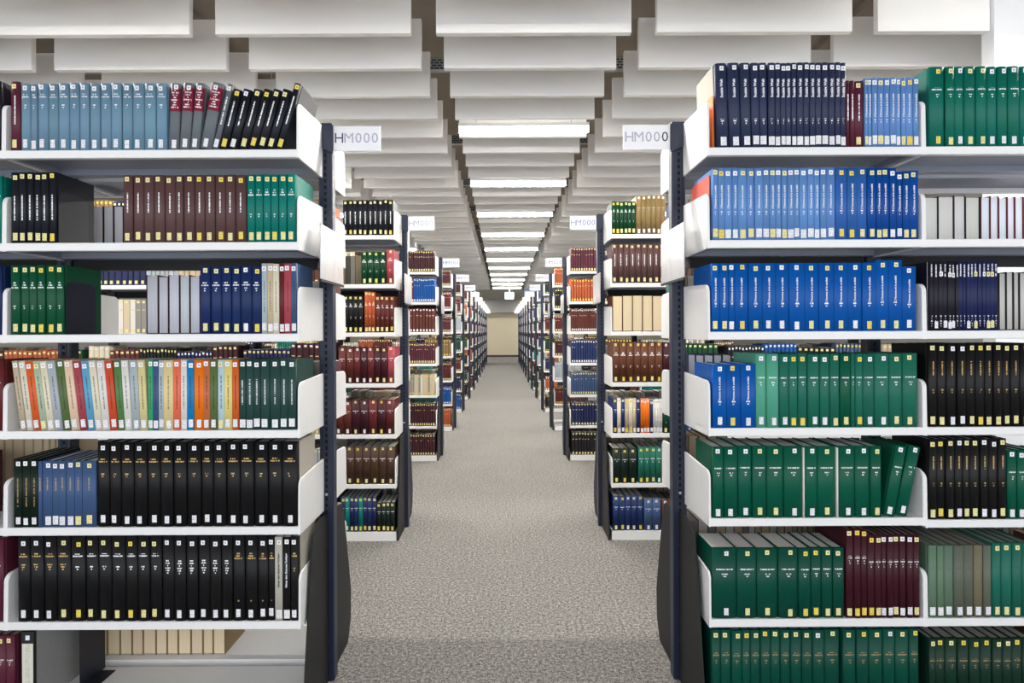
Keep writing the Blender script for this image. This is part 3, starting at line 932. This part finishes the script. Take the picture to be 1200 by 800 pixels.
run(NL, 'sixth', HL[5], Y[5], 'tall black volumes', 'tallblack2', 'charcoal', [19.5, 34.2, 50.2, 65.5, 81.8, 99, 114, 129.8, 146.2, 160.5, 174.8, 189, 203.5, 217.6, 231.3, 245.4, 259, 272.4, 286.8, 301.5, 314, 322], .293,
    extra={**{i: S(yellow=0) for i in range(3)}, 3: S(yellow=1), **{i: S(yellow=1, title=(.755, .80), number=(.60, .655), ink=0) for i in range(4, 11)},
           **{i: S(yellow=0, title=None, number=(.55, .73), ink=0) for i in range(11, 17)}, **{i: S(yellow=0, title=(.72, .81), number=(.22, .245), ink=1) for i in range(17, 21)}})
run(NL, 'sixth', HL[5], Y[5], 'grey-white volume with dark vertical title', 'thin', 'lightgrey', [322.2, 331], .29,
    extra={0: S(vert=None, callh=.03, callw=.02, text=('Hinter dem Eisernen Vorhang', .0098, .60, M_TXT_DARK))})
run(NL, 'sixth', HL[5], Y[5], 'black volume with white vertical title', 'thin', 'charcoal', [331.2, 340], .288,
    extra={0: S(vert=None, callh=.03, callw=.02, text=('Hinter dem Eisernen Vorhang', .0098, .60, M_TXT_WHITE))})
run(NL, 'sixth', HL[5], Y[5], 'black volume against the white end plate', 'tallblack', 'charcoal', [340.4, 349.6], .29, extra={0: S(boards=1)})
# outer bay, only its end is in view
for ri, (nm, colr, ser, hh, ed) in enumerate([('dark plum volumes', 'darkplum', 'inkvert', .243, [-24, -11, 1]), ('teal volumes', 'teal', 'teal3', .235, [-28, -18, -8, 2]), ('navy volumes', 'navy', 'navy', .24, [-36, -24, -12, 1]),
        ('maroon volumes', 'brick', 'wine', .245, [-30, -16, 3]), (None,) * 5, ('wine red volumes', 'maroon', 'wine', .285, [-42, -28, -14, -1]), ('wine red volumes', 'maroon', 'wine', .262, [-30, -18, -6, 5, 16])]):
    if nm:
        dyc = 8 if ri == 6 else (4 if ri == 5 else 0)
        run(NL2, ['top', 'second', 'third', 'fourth', 'fifth', 'sixth', 'bottom'][ri], HL[ri], Y[ri], nm, ser, colr, [e + dyc - (7 if ri == 6 else 0) for e in ed], hh)

# ---------------- right rack, bay by the aisle
HR = H_RIGHT
Y = [171.9, 281, 388, 501, 607, 724, 832]
run(NR, 'top', HR[0], Y[0], 'tall slate blue volumes', 'soziale', 'navy2', [840.5, 855, 869, 881.3, 891.2, 900.5, 908.8, 915, 921.5, 927.8, 934, 941.8, 948.9, 955.9, 963.4, 971.2, 979, 985.5, 991.8], .294,
    lean=[-1.6, -1.3, -1.1, -.9, -.8] + [0] * 13, extra={0: S(boards=1)})
run(NR, 'top', HR[0], Y[0], 'short maroon volumes', 'wine1', 'maroon', [992.3, 996.5, 1001.6, 1013.3], .231, extra={0: S(call=False, dot=False), 1: S(call=False, dot=False), 2: S(yellow=1)})
run(NR, 'top', HR[0], Y[0], 'slim light blue volumes', 'homme_s', 'skyblue', [1013.8, 1018, 1022.2, 1028.6, 1035.8, 1043, 1050.6, 1056.2, 1061.7, 1070.6, 1077.2], .24)
run(NR, 'second', HR[1], Y[1], 'slim light blue volumes', 'homme_s', 'skyblue', [835, 841.9, 849.5, 858.4, 865.3, 875.6, 884.6, 894.2, 902.4, 909.7, 916.2, 923, 931.3, 937.5, 946.9, 954.7, 961.3, 968.6, 979.2], .249)
run(NR, 'second', HR[1], Y[1], 'mid blue volumes', 'homme', 'blue', [979.4, 993, 1004.6, 1016.3], .249)
run(NR, 'second', HR[1], Y[1], 'deep blue volumes', 'homme', 'deepblue', [1016.6, 1027, 1033.5, 1042.9, 1050.8, 1058.3, 1066.5, 1077.2], .249, hs=[.248, .249, .249, .248, .235, .237, .239])
run(NR, 'third', HR[2], Y[2], 'royal blue volumes', 'homme', 'royal', [833.8, 843.5, 854.4, 861.5, 877.3, 893.5, 909.5, 925, 943.4, 959.7, 977.4, 993.7, 1010.7, 1027, 1042, 1058, 1074.5], .237,
    hs=[.237] * 13 + [.246, .246, .224])
run(NR, 'fourth', HR[3], Y[3], 'short royal blue volumes', 'homme', 'royal', [835, 851.4, 868.2, 885.5], .221)
run(NR, 'fourth', HR[3], Y[3], 'sea green volumes', 'sea', ['sea', 'sea', 'seagreen', 'seagreen', 'seagreen', 'seagreen', 'seagreen', 'seagreen', 'pine', 'seagreen', 'seagreen', 'seagreen', 'seagreen', 'seagreen', 'seagreen'],
    [886, 898.7, 913.4, 925, 935.9, 947, 961.3, 973, 984.7, 997.8, 1002.6, 1011.4, 1025.4, 1042.9, 1059, 1077], .255, extra={9: S(call=False, dot=False)})
run(NR, 'fifth', HR[4], Y[4], 'bottle green volumes', 'pine', 'pine', [835, 848.6, 865.5, 882, 899, 919, 941], .247)
run(NR, 'fifth', HR[4], Y[4], 'pine green volumes', 'pine', 'pine', [943.4, 959, 980.5], .246)
run(NR, 'fifth', HR[4], Y[4], 'deep green volumes', 'pine', 'pine', [983.2, 1002.5, 1020.5, 1034], .246)
run(NR, 'fifth', HR[4], Y[4], 'leaning green volumes', 'pine', 'pine', [1035, 1049, 1064], .246, lean=[10.5, 11.5])
for i, e in enumerate(([941.2, 943.1], [980.7, 982.9])):
    run(NR, 'fifth', HR[4], Y[4], ['thin white booklet after six green volumes', 'thin white booklet after eight green volumes'][i], 'thin', 'white', e, .243, name='booklet', extra={0: S(vert=None, call=False, dot=False)})
run(NR, 'sixth', HR[5], Y[5], 'dark green volumes', 'pine', 'deepgreen', [835, 864, 887.7, 912.7, 936, 951, 963.6, 977, 990.7], .242, extra={i: S(page='white', d=.17, yellow=.9 if i else 0) for i in range(8)})
run(NR, 'sixth', HR[5], Y[5], 'wine red volumes', 'wine', 'wine', [992, 1001, 1009.5, 1016.8, 1025.6, 1033.7, 1039.6, 1047.2, 1054.9, 1063, 1070.8, 1078.4], .287, hs=[.308, .309, .308] + [.287] * 8)
run(NR, 'bottom', HR[6], Y[6], 'dark green volumes', 'base', 'deepgreen', [834.5, 845, 857.7, 870, 880, 892, 904, 915.3, 927.2, 940.3, 953, 967.2, 985], .27)
run(NR, 'bottom', HR[6], Y[6], 'blackish green volumes', 'base', 'deepgreen', [988.6, 1004.4, 1019, 1035.8, 1050.3, 1066.7, 1078.4], .27)
# right rack, outer bay
run(NR2, 'top', HR[0], Y[0], 'tall emerald volumes', 'emerald', 'emerald', [1090, 1108.4, 1119.6, 1131, 1144.6, 1157.5, 1169.5, 1181.7, 1196, 1210, 1224], .278)
run(NR2, 'third', HR[2], Y[2], 'thin dark blue booklets', 'booklet', ['darkplum'] * 7 + ['indigo'] * 10,
    [1090, 1095, 1100, 1105.5, 1110.8, 1115.8, 1120, 1124, 1129, 1132.7, 1137.4, 1141.4, 1146.4, 1151.4, 1155.8, 1160.8, 1165.8, 1170], .24, name='booklet',
    extra={4: S(dotless=0, calless=0, yellow=0), 11: S(dotless=0, calless=0, yellow=1), 14: S(dotless=0, calless=0, yellow=1), 15: S(dotless=0, calless=0, yellow=1)})
run(NR2, 'fourth', HR[3], Y[3], 'tall black volumes', 'blackrev', 'charcoal', [1089, 1099.8, 1110.5, 1122.5, 1133.3, 1144.3, 1155.5, 1165.3, 1175.8, 1185.5, 1196.8, 1208, 1219], .288)
run(NR2, 'fifth', HR[4] - .008, Y[4], 'black volumes', 'blackrev', 'charcoal', [1089, 1098.8, 1109, 1119.6, 1129, 1137.6, 1149.8, 1159.4, 1170.7, 1180.7], .278)
run(NR2, 'fifth', HR[4] - .008, Y[4], 'green volumes', 'sea', 'pine', [1181.4, 1193, 1204, 1216], .238, extra={i: S(yellow=0) for i in range(3)})
run(NR2, 'sixth', HR[5], Y[5], 'faded olive green volumes', 'olive', ['olive', 'olive', 'olive', 'olivegrey', 'olivegrey', 'khaki', 'olivegrey'], [1089, 1099, 1107, 1118.3, 1130.5, 1142.3, 1153.2, 1163], .25)
run(NR2, 'sixth', HR[5], Y[5], 'blue-green volumes', 'emer2', 'seagreen', [1163.6, 1174.5, 1187.3, 1199, 1211], .257)
run(NR2, 'bottom', HR[6], Y[6], 'short dark green volumes', 'base', 'forest', [1089, 1097, 1109, 1123.3, 1136.7, 1149.7, 1163.7, 1175.5, 1187.2, 1199.5, 1212], .237, extra={i: S(yellow=1, d=.23) for i in range(10)})

# ---------------- volumes shelved on the far side of the near racks, fore-edges towards the camera
ZB = 2.35 + UP_D + 0.035
def fore_edges(rack_txt, shelf_txt, shelf_h, desc, cover, edges, h, page, lean=None):
    sc = F_PX / ZB
    n = len(edges) - 1
    for i in range(n):
        w = (edges[i + 1] - edges[i]) / sc - 0.0008
        x = ((edges[i] + edges[i + 1]) / 2 - 589) / sc
        cc = cover[i % len(cover)] if isinstance(cover, list) else cover
        d = 0.19
        hh = h + random.uniform(-.003, .003)
        book('turned_book', f'{ORD[i + 1]} from left of {NUM[n]} {desc} behind {shelf_txt} shelf, {rack_txt}', 'book', f'{desc} behind the {shelf_txt} shelf of the {rack_txt}',
             w, hh, C[cc], (x, ZB + d, shelf_h + .0006), 0, True, dict(page=page, d=d, bulge=.003))
fore_edges(NL, 'second', HL[1], 'turned books', 'wine', [103, 108, 121.5, 133.5, 145, 157], .205, 'lav')
fore_edges(NL, 'third', HL[2], 'turned books', 'wine', [171.5, 185.5, 197.5, 210.5, 222.5, 234.5, 246], .237, 'lav')
fore_edges(NL, 'fifth', HL[4], 'turned tan books', 'tan', [-12, 4, 14, 27, 38, 49, 57, 64, 71, 78], .262, 'cream')
fore_edges(NL, 'bottom', HL[6], 'turned tan books', 'ochre', [112, 124, 139, 153, 166, 181, 194, 207, 222, 236, 248, 262], .245, 'cream')
fore_edges(NR, 'fourth', HR[3], 'turned grey books', 'indigo', [806, 815, 825, 836, 846, 857], .24, 'lav')
fore_edges(NR, 'fifth', HR[4], 'turned brown books', 'chestnut', [806, 818, 828, 840, 852], .22, 'cream')
fore_edges(NR2, 'second', HR[1], 'turned black books', 'charcoal', [1080, 1100, 1118.5, 1132, 1149], .228, 'grey')
fore_edges(NR2, 'second', HR[1], 'turned crimson books', 'brick', [1150, 1161, 1171, 1181, 1190, 1200, 1211], .226, 'lav')
fore_edges(NR2, 'third', HR[2], 'turned grey books', 'charcoal', [1171, 1179.5, 1188, 1195, 1203, 1213], .236, 'grey')

# ---------------- bookends and the archive box
def bookend(label, x, y, z, d, h, mat, flange=1, r=0.03):
    m = MB()
    p = [(0, 0), (d, 0), (d, h - r)]
    for i in range(6):
        a = i * PI / 2 / 5; p.append((d - r + r * math.cos(a), h - r + r * math.sin(a)))
    for i in range(6):
        a = PI / 2 + i * PI / 2 / 5; p.append((r + r * math.cos(a), h - r + r * math.sin(a)))
    m.prism(p, 0, 0.0016, 'X')
    t = thing('bookend', label, 'bookend', (x, y, z))
    link('plate', m.mesh('bookend_plate', [mat]), t)
    f = MB()
    if flange > 0: f.box(0.0016, 0.0016 + 0.055, 0.02, d - 0.02, 0.0, 0.0012)
    else: f.box(-0.006, 0.0, 0.0, d, 0.0, 0.0012)
    link('foot', f.mesh('bookend_foot', [mat]), t)
bookend('black steel bookend holding six black volumes on the second shelf', px_x(65.3, -120), ZF + .012, HL[1] + .0006, .15, .185, M_BOOKEND)
bookend('black steel bookend holding six green volumes on the third shelf', px_x(74.4, -20), ZF + .012, HL[2] + .0006, .15, .185, M_BOOKEND)
bookend('orange plastic bookend beside tall slate blue volumes on the top shelf', px_x(836.0, -250), ZF + .004, HR[0] + .0006, .2, .186, M_ORANGE, -1, .012)
bookend('red plastic bookend beside light blue volumes on the second shelf', px_x(833.6, -140), ZF + .02, HR[1] + .0006, .19, .232, M_RED, -1, .006)
t = thing('archive_box', 'grey archive box with black spine and white typed label on the bottom shelf', 'box', (px_x(32.5, 390), ZF, HL[6] + .0006))
m = MB(); m.box(-.0215, .0215, 0, .012, 0, .275)
link('spine', m.mesh('box_spine', [M_BOXDARK]), t)
m = MB(); m.box(-.0215, .0215, .012, .26, 0, .275)
link('body', m.mesh('box_body', [M_BOXSIDE]), t)
m = MB(); m.box(-.019, .019, -.0008, 0, .08, .235)
lb = link('paper_label', m.mesh('paper_label', [M_CALL]), t, color=lin((222, 218, 204)))
m = MB(); m.box(-.007, .007, -.0008, 0, .247, .263)
link('spine_sticker', m.mesh('box_sticker', [M_DOT]), t, (0, 0, 0), color=WHT)
# dark bookend standing behind the box
bookend('tall black bookend behind the archive box on the bottom shelf', px_x(62, 390) , ZF + .13, HL[6] + .0006, .14, .24, M_BOOKEND)

# ================================================================== SECOND RACKS: single volumes in view
def row2(side, shelf_i, specs):
    """specs: (desc, colour(s), [pixel edges at the shelf front], top_y, [lean])"""
    zf = ZU[1] - SH_D + 0.005
    sc = F_PX / zf
    sh = H_LEFT[shelf_i]
    st = ['top', 'second', 'third', 'fourth', 'fifth', 'sixth', 'bottom'][shelf_i]
    rt = f'second {side} rack'
    for desc, col, (a, b, n), h, opt in specs:
        for i in range(n):
            if True:
                a = max(a, 717.6) if side == 'right' else a
                b = min(b, 461.8) if side == 'left' else b
            e0, e1 = a + (b - a) * i / n, a + (b - a) * (i + 1) / n
            w = (e1 - e0) / sc - 0.0008
            c = col[i % len(col)] if isinstance(col, list) else col
            flip = opt.get('flip', False)
            d = opt.get('d', .19)
            x = ((e0 + e1) / 2 - 589) / sc
            s = dict(SER[opt.get('ser', 'base')]); s.update(opt)
            s.pop('flip', None); s.pop('ser', None)
            lab = f'{ORD[i + 1]} from left of {NUM[n]} {desc} on {st} shelf, {rt}' if n > 1 else f'{desc} on the {st} shelf of the {rt}'
            book('library_book', lab, 'book', f'{desc} on the {st} shelf of the {rt}', w, h + random.uniform(-.002, .002), C[c],
                 (x, zf + (d if flip else random.uniform(0, .004)), sh + .0006), 0, flip, s)
row2('left', 0, [('blue-black volumes', 'ink', (402, 461, 10), .232, S(ser='blackvert'))])
row2('left', 1, [('green volumes', 'bottle', (423, 452.5, 4), .212, S(ser='green3')), ('pink-red volume', 'pinkred', (453, 462.5, 1), .226, S(ser='green3'))])
row2('left', 2, [('black volumes', 'charcoal', (402, 425.5, 4), .245, S(ser='teal3')), ('orange volumes', 'rust', (427, 439.5, 3), .268, S(ser='green3')), ('brown volumes', 'brownred', (440, 462.5, 4), .238, S(ser='green3'))])
row2('left', 3, [('red-brown volumes', 'brownred', (396, 414, 2), .235, S(ser='wine', yellow=.2)), ('crimson volumes', ['brick', 'wine', 'brick', 'wine', 'wine'], (414, 454, 5), .238, S(ser='wine', yellow=.2)), ('pink volume', 'pinkred', (454, 462.8, 1), .24, S(ser='wine'))])
row2('left', 4, [('brick red volumes', 'brownred', (392, 411, 2), .22, S(ser='wine', yellow=.1)), ('wine red volumes', ['wine', 'wine', 'brick', 'wine', 'brick'], (411, 461.5, 5), .225, S(ser='wine', yellow=.7, page='cream'))])
row2('left', 5, [('dark brown volumes', 'darkbrown', (405, 461.5, 6), .245, S(ser='wine', yellow=.9, page='white'))])
row2('left', 6, [('blue and teal volumes', ['indigo', 'teal', 'indigo', 'navy', 'teal', 'indigo', 'navy'], (398, 440, 8), .225, S(ser='wine', yellow=.9, page='white')), ('dark green volumes', 'nightgreen', (440.5, 462, 4), .19, S(ser='wine', yellow=1, page='white'))])
row2('right', 0, [('bottle green volumes', 'bottle', (715, 745.5, 6), .215, S(ser='green3')), ('tan volumes', 'ochre', (746.5, 781, 6), .255, S(ser='wine', yellow=.2, strength=.4))])
row2('right', 1, [('brown volumes', 'brown', (716, 780, 9), .255, S(ser='brownvert'))])
row2('right', 2, [('turned beige books', 'chestnut', (716, 776, 5), .235, S(flip=True, page='cream'))])
row2('right', 3, [('brown volumes', 'chestnut', (717, 776.5, 7), .262, S(ser='green3')), ('dark red volume', 'wine', (777, 785, 1), .26, S(ser='wine'))])
row2('right', 4, [('cream and navy volumes', ['navy', 'cream', 'navy', 'tan', 'cream', 'tan', 'navy'], (718.5, 750, 7), .228, S(ser='wine', yellow=.3)), ('orange booklets', 'brightorange', (750.4, 761, 3), .225, S(ser='thin')),
               ('white booklets', ['navy', 'white', 'white', 'white'], (761.4, 776, 4), .22, S(ser='thin')), ('dark green volumes', 'bottle', (777, 790, 2), .18, S(ser='green3'))])
row2('right', 5, [('black-green volumes', 'nightgreen', (717, 746, 3), .228, S(ser='wine', yellow=1, page='white')), ('sea green volumes', 'seagreen', (747.5, 782, 5), .235, S(ser='sea', page='white'))])
row2('right', 6, [('navy blue volumes', 'navy', (714.5, 753, 5), .225, S(ser='wine', yellow=.9, page='white')), ('slate blue volumes', 'dusk', (754, 774, 2), .205, S(ser='wine', yellow=.2)), ('brown volumes', 'brownred', (775, 790, 2), .2, S(ser='wine'))])

# ================================================================== all remaining volumes as one mass
class Mass:
    def __init__(s): s.v, s.f, s.c = [], [], []
    def quad(s, p, c):
        n = len(s.v); s.v += p; s.f.append((n, n + 1, n + 2, n + 3)); s.c.append(c)
    def book(s, x, y, z, w, h, d, col, page, front=-1, sticker=None, fore=False):
        x0, x1 = x - w / 2, x + w / 2
        if not fore:      # rounded spine: two slanted shoulders and a flat front
            z1 = z + h; r = w * .2; yb = y - front * 0.006
            s.quad([(x0 + r, y, z), (x1 - r, y, z), (x1 - r, y, z1), (x0 + r, y, z1)], col)
            s.quad([(x0, yb, z), (x0 + r, y, z), (x0 + r, y, z1), (x0, yb, z1)], col)
            s.quad([(x1 - r, y, z), (x1, yb, z), (x1, yb, z1), (x1 - r, y, z1)], col)
            s.quad([(x0 + r, y, z1), (x1 - r, y, z1), (x1, yb, z1), (x0, yb, z1)], col)
            ysp = y; y = yb
        else:
            ysp = y
        y0, y1 = (y, y + d) if front < 0 else (y, y - d)
        z1 = z + h
        if fore: s.quad([(x0, y0, z), (x1, y0, z), (x1, y0, z1), (x0, y0, z1)], page)
        s.quad([(x0, y0, z), (x0, y1, z), (x0, y1, z1), (x0, y0, z1)], col)
        s.quad([(x1, y0, z), (x1, y1, z), (x1, y1, z1), (x1, y0, z1)], col)
        s.quad([(x0, y0, z1), (x1, y0, z1), (x1, y1, z1), (x0, y1, z1)], page)
        s.quad([(x0, y1, z), (x1, y1, z), (x1, y1, z1), (x0, y1, z1)], col if fore else page)
        if sticker:
            e = 0.0012 * front + ysp - y
            sw = min(w * .58, .018) / 2
            for (za, zb) in ((z + .008, z + .030), (z1 - .024, z1 - .010)):
                s.quad([(x - sw, y + e, za), (x + sw, y + e, za), (x + sw, y + e, zb), (x - sw, y + e, zb)], sticker)
            if random.random() < .7:
                zt = z + h * .68
                s.quad([(x - w * .3, y + e, zt), (x + w * .3, y + e, zt), (x + w * .3, y + e, zt + .006), (x - w * .3, y + e, zt + .006)], C['straw'])
mass = Mass()
POOL = ['maroon', 'wine', 'brick', 'brown', 'chestnut', 'black', 'charcoal', 'ink', 'navy', 'indigo', 'royal', 'dusk', 'green', 'bottle', 'deepgreen', 'forest', 'teal', 'rust', 'ochre', 'tan', 'cream', 'greyblue', 'brownred', 'wine', 'maroon', 'charcoal']
def fill(x0, x1, yf, sh, first=None, front=-1, from_right=True, detail=True, fore_p=0.06, wmul=1.0, hmax=.27):
    """fill a shelf with runs of alike volumes"""
    x = x1 if from_right else x0
    run_i = 0
    end = False
    while not end:
        colr = first if (run_i == 0 and first) else random.choice(POOL)
        n = random.randint(5, 12) if not (run_i == 0 and first) else 12
        w0 = random.uniform(.022, .042) * wmul
        h = min(random.choice([.215, .225, .235, .24, .25, .262]), hmax)
        fore = (random.random() < fore_p and run_i > 0) or colr == 'white'
        stk = random.choice([WHT, PYEL, YEL, PYEL]) if detail else None
        for k in range(n):
            w = w0 * random.uniform(.85, 1.15)
            xa, xb = (x - w, x) if from_right else (x, x + w)
            if xa < x0 or xb > x1:
                end = True; break
            mass.book((xa + xb) / 2, yf, sh + .0006, w - .0034, h + random.uniform(-.004, .004), .19, jit(C[colr], .1), PAGE[random.choice(['white', 'cream', 'dim'])], front, stk, fore)
            x = xa if from_right else xb
        run_i += 1
        gap = random.random()
        if gap < .15:
            x += (-1 if from_right else 1) * random.uniform(.02, .10)

R3L = ['wine', 'royal', 'brownred', 'maroon', 'white', 'wine', 'wine']
R3R = ['maroon', 'rust', 'brownred', 'navy', 'dusk', 'indigo', 'charcoal']
R4L = ['maroon', 'brick', 'maroon', 'ochre', 'brick', 'royal', 'rust']
R4R = ['rust', 'charcoal', 'brick', 'wine', 'greyblue', 'brick', None]
for i, zu in enumerate(ZU):
    k = i + 1
    for side, bays, sg in (('left', BAYS_L, -1), ('right', BAYS_R, 1)):
        nb = 2 if k == 1 else 3 if k == 2 else 2 if k == 3 else 1
        for bi in range(nb):
            x0, x1 = bays[bi]; x0 += .016; x1 -= .016
            for ri in range(7):
                sh = H_LEFT[ri] - (0 if not (k == 1 and side == 'right' and ri == 4) else -.022)
                hm = (H_LEFT[ri - 1] - H_LEFT[ri] - .04) if ri else .27
                if k >= 2:
                    a, b = x0, x1
                    if k == 2 and bi == 0:
                        if side == 'left': b = -1.125
                        else: a = 1.155
                    first = None
                    if bi == 0:
                        if k == 3: first = (R3L if sg < 0 else R3R)[ri]
                        if k == 4: first = (R4L if sg < 0 else R4R)[ri]
                    if k == 4 and sg > 0 and ri == 6: continue
                    fill(a, b, zu - SH_D + .006, sh, first, -1, sg < 0, k <= 6, .08, .8 if k >= 3 else 1.0, hm)
                # far side of the rack, kept partly empty so that one can look through
                if k == 1:
                    if side == 'left' and bi == 1:
                        fill(x0, -1.905, ZF + .004, sh, None, -1, True, True, 0, 1, hm)
                    if side == 'right' and bi == 1 and ri not in (1, 2):
                        fill(1.94, x1, ZF + .004, sh - (.008 if ri == 4 else 0), None, -1, False, True, 0, 1, hm)
                    if ri in (4, 5, 6) and bi == 0 and side == 'left' and ri != 4 and ri != 6:
                        fill(a if False else x0, x1, zu + UP_D + SH_D - .01, sh, None, 1, sg < 0, False, 0, 1, .25)
                    if side == 'right' and ri in (5, 6):
                        fill(x0, x1, zu + UP_D + SH_D - .01, sh, None, 1, False, False, 0, 1, .23)
                    if side == 'left' and bi == 0 and ri in (0, 1, 2, 3):
                        fill(x1 - .20, x1, zu + UP_D + SH_D - .01, sh, ['cream', 'rust', 'brownred', 'maroon'][ri], 1, True, False, 0, 1, .23)
                    if side == 'right' and bi == 0 and ri in (0, 1, 2):
                        fill(x0, x0 + .16, zu + UP_D + SH_D - .01, sh, ['cream', 'navy', 'seagreen'][ri], 1, False, False, 0, 1, .23)
                elif k <= 3 and ri >= 1:
                    if random.random() < .8:
                        fill(x0, x1, zu + UP_D + SH_D - .01, sh, None, 1, sg < 0, False, 0, 1.3, min(hm, .235))
me = bpy.data.meshes.new('distant_books')
me.from_pydata(mass.v, [], mass.f)
at = me.color_attributes.new('tint', 'FLOAT_COLOR', 'CORNER')
buf = []
for c in mass.c:
    buf += [c[0], c[1], c[2], 1.0] * 4
at.data.foreach_set('color', buf)
me.materials.append(M_MASS)
tag(link('distant_books', me), 'books of many colours on the racks farther down the aisle', None, None, 'stuff')
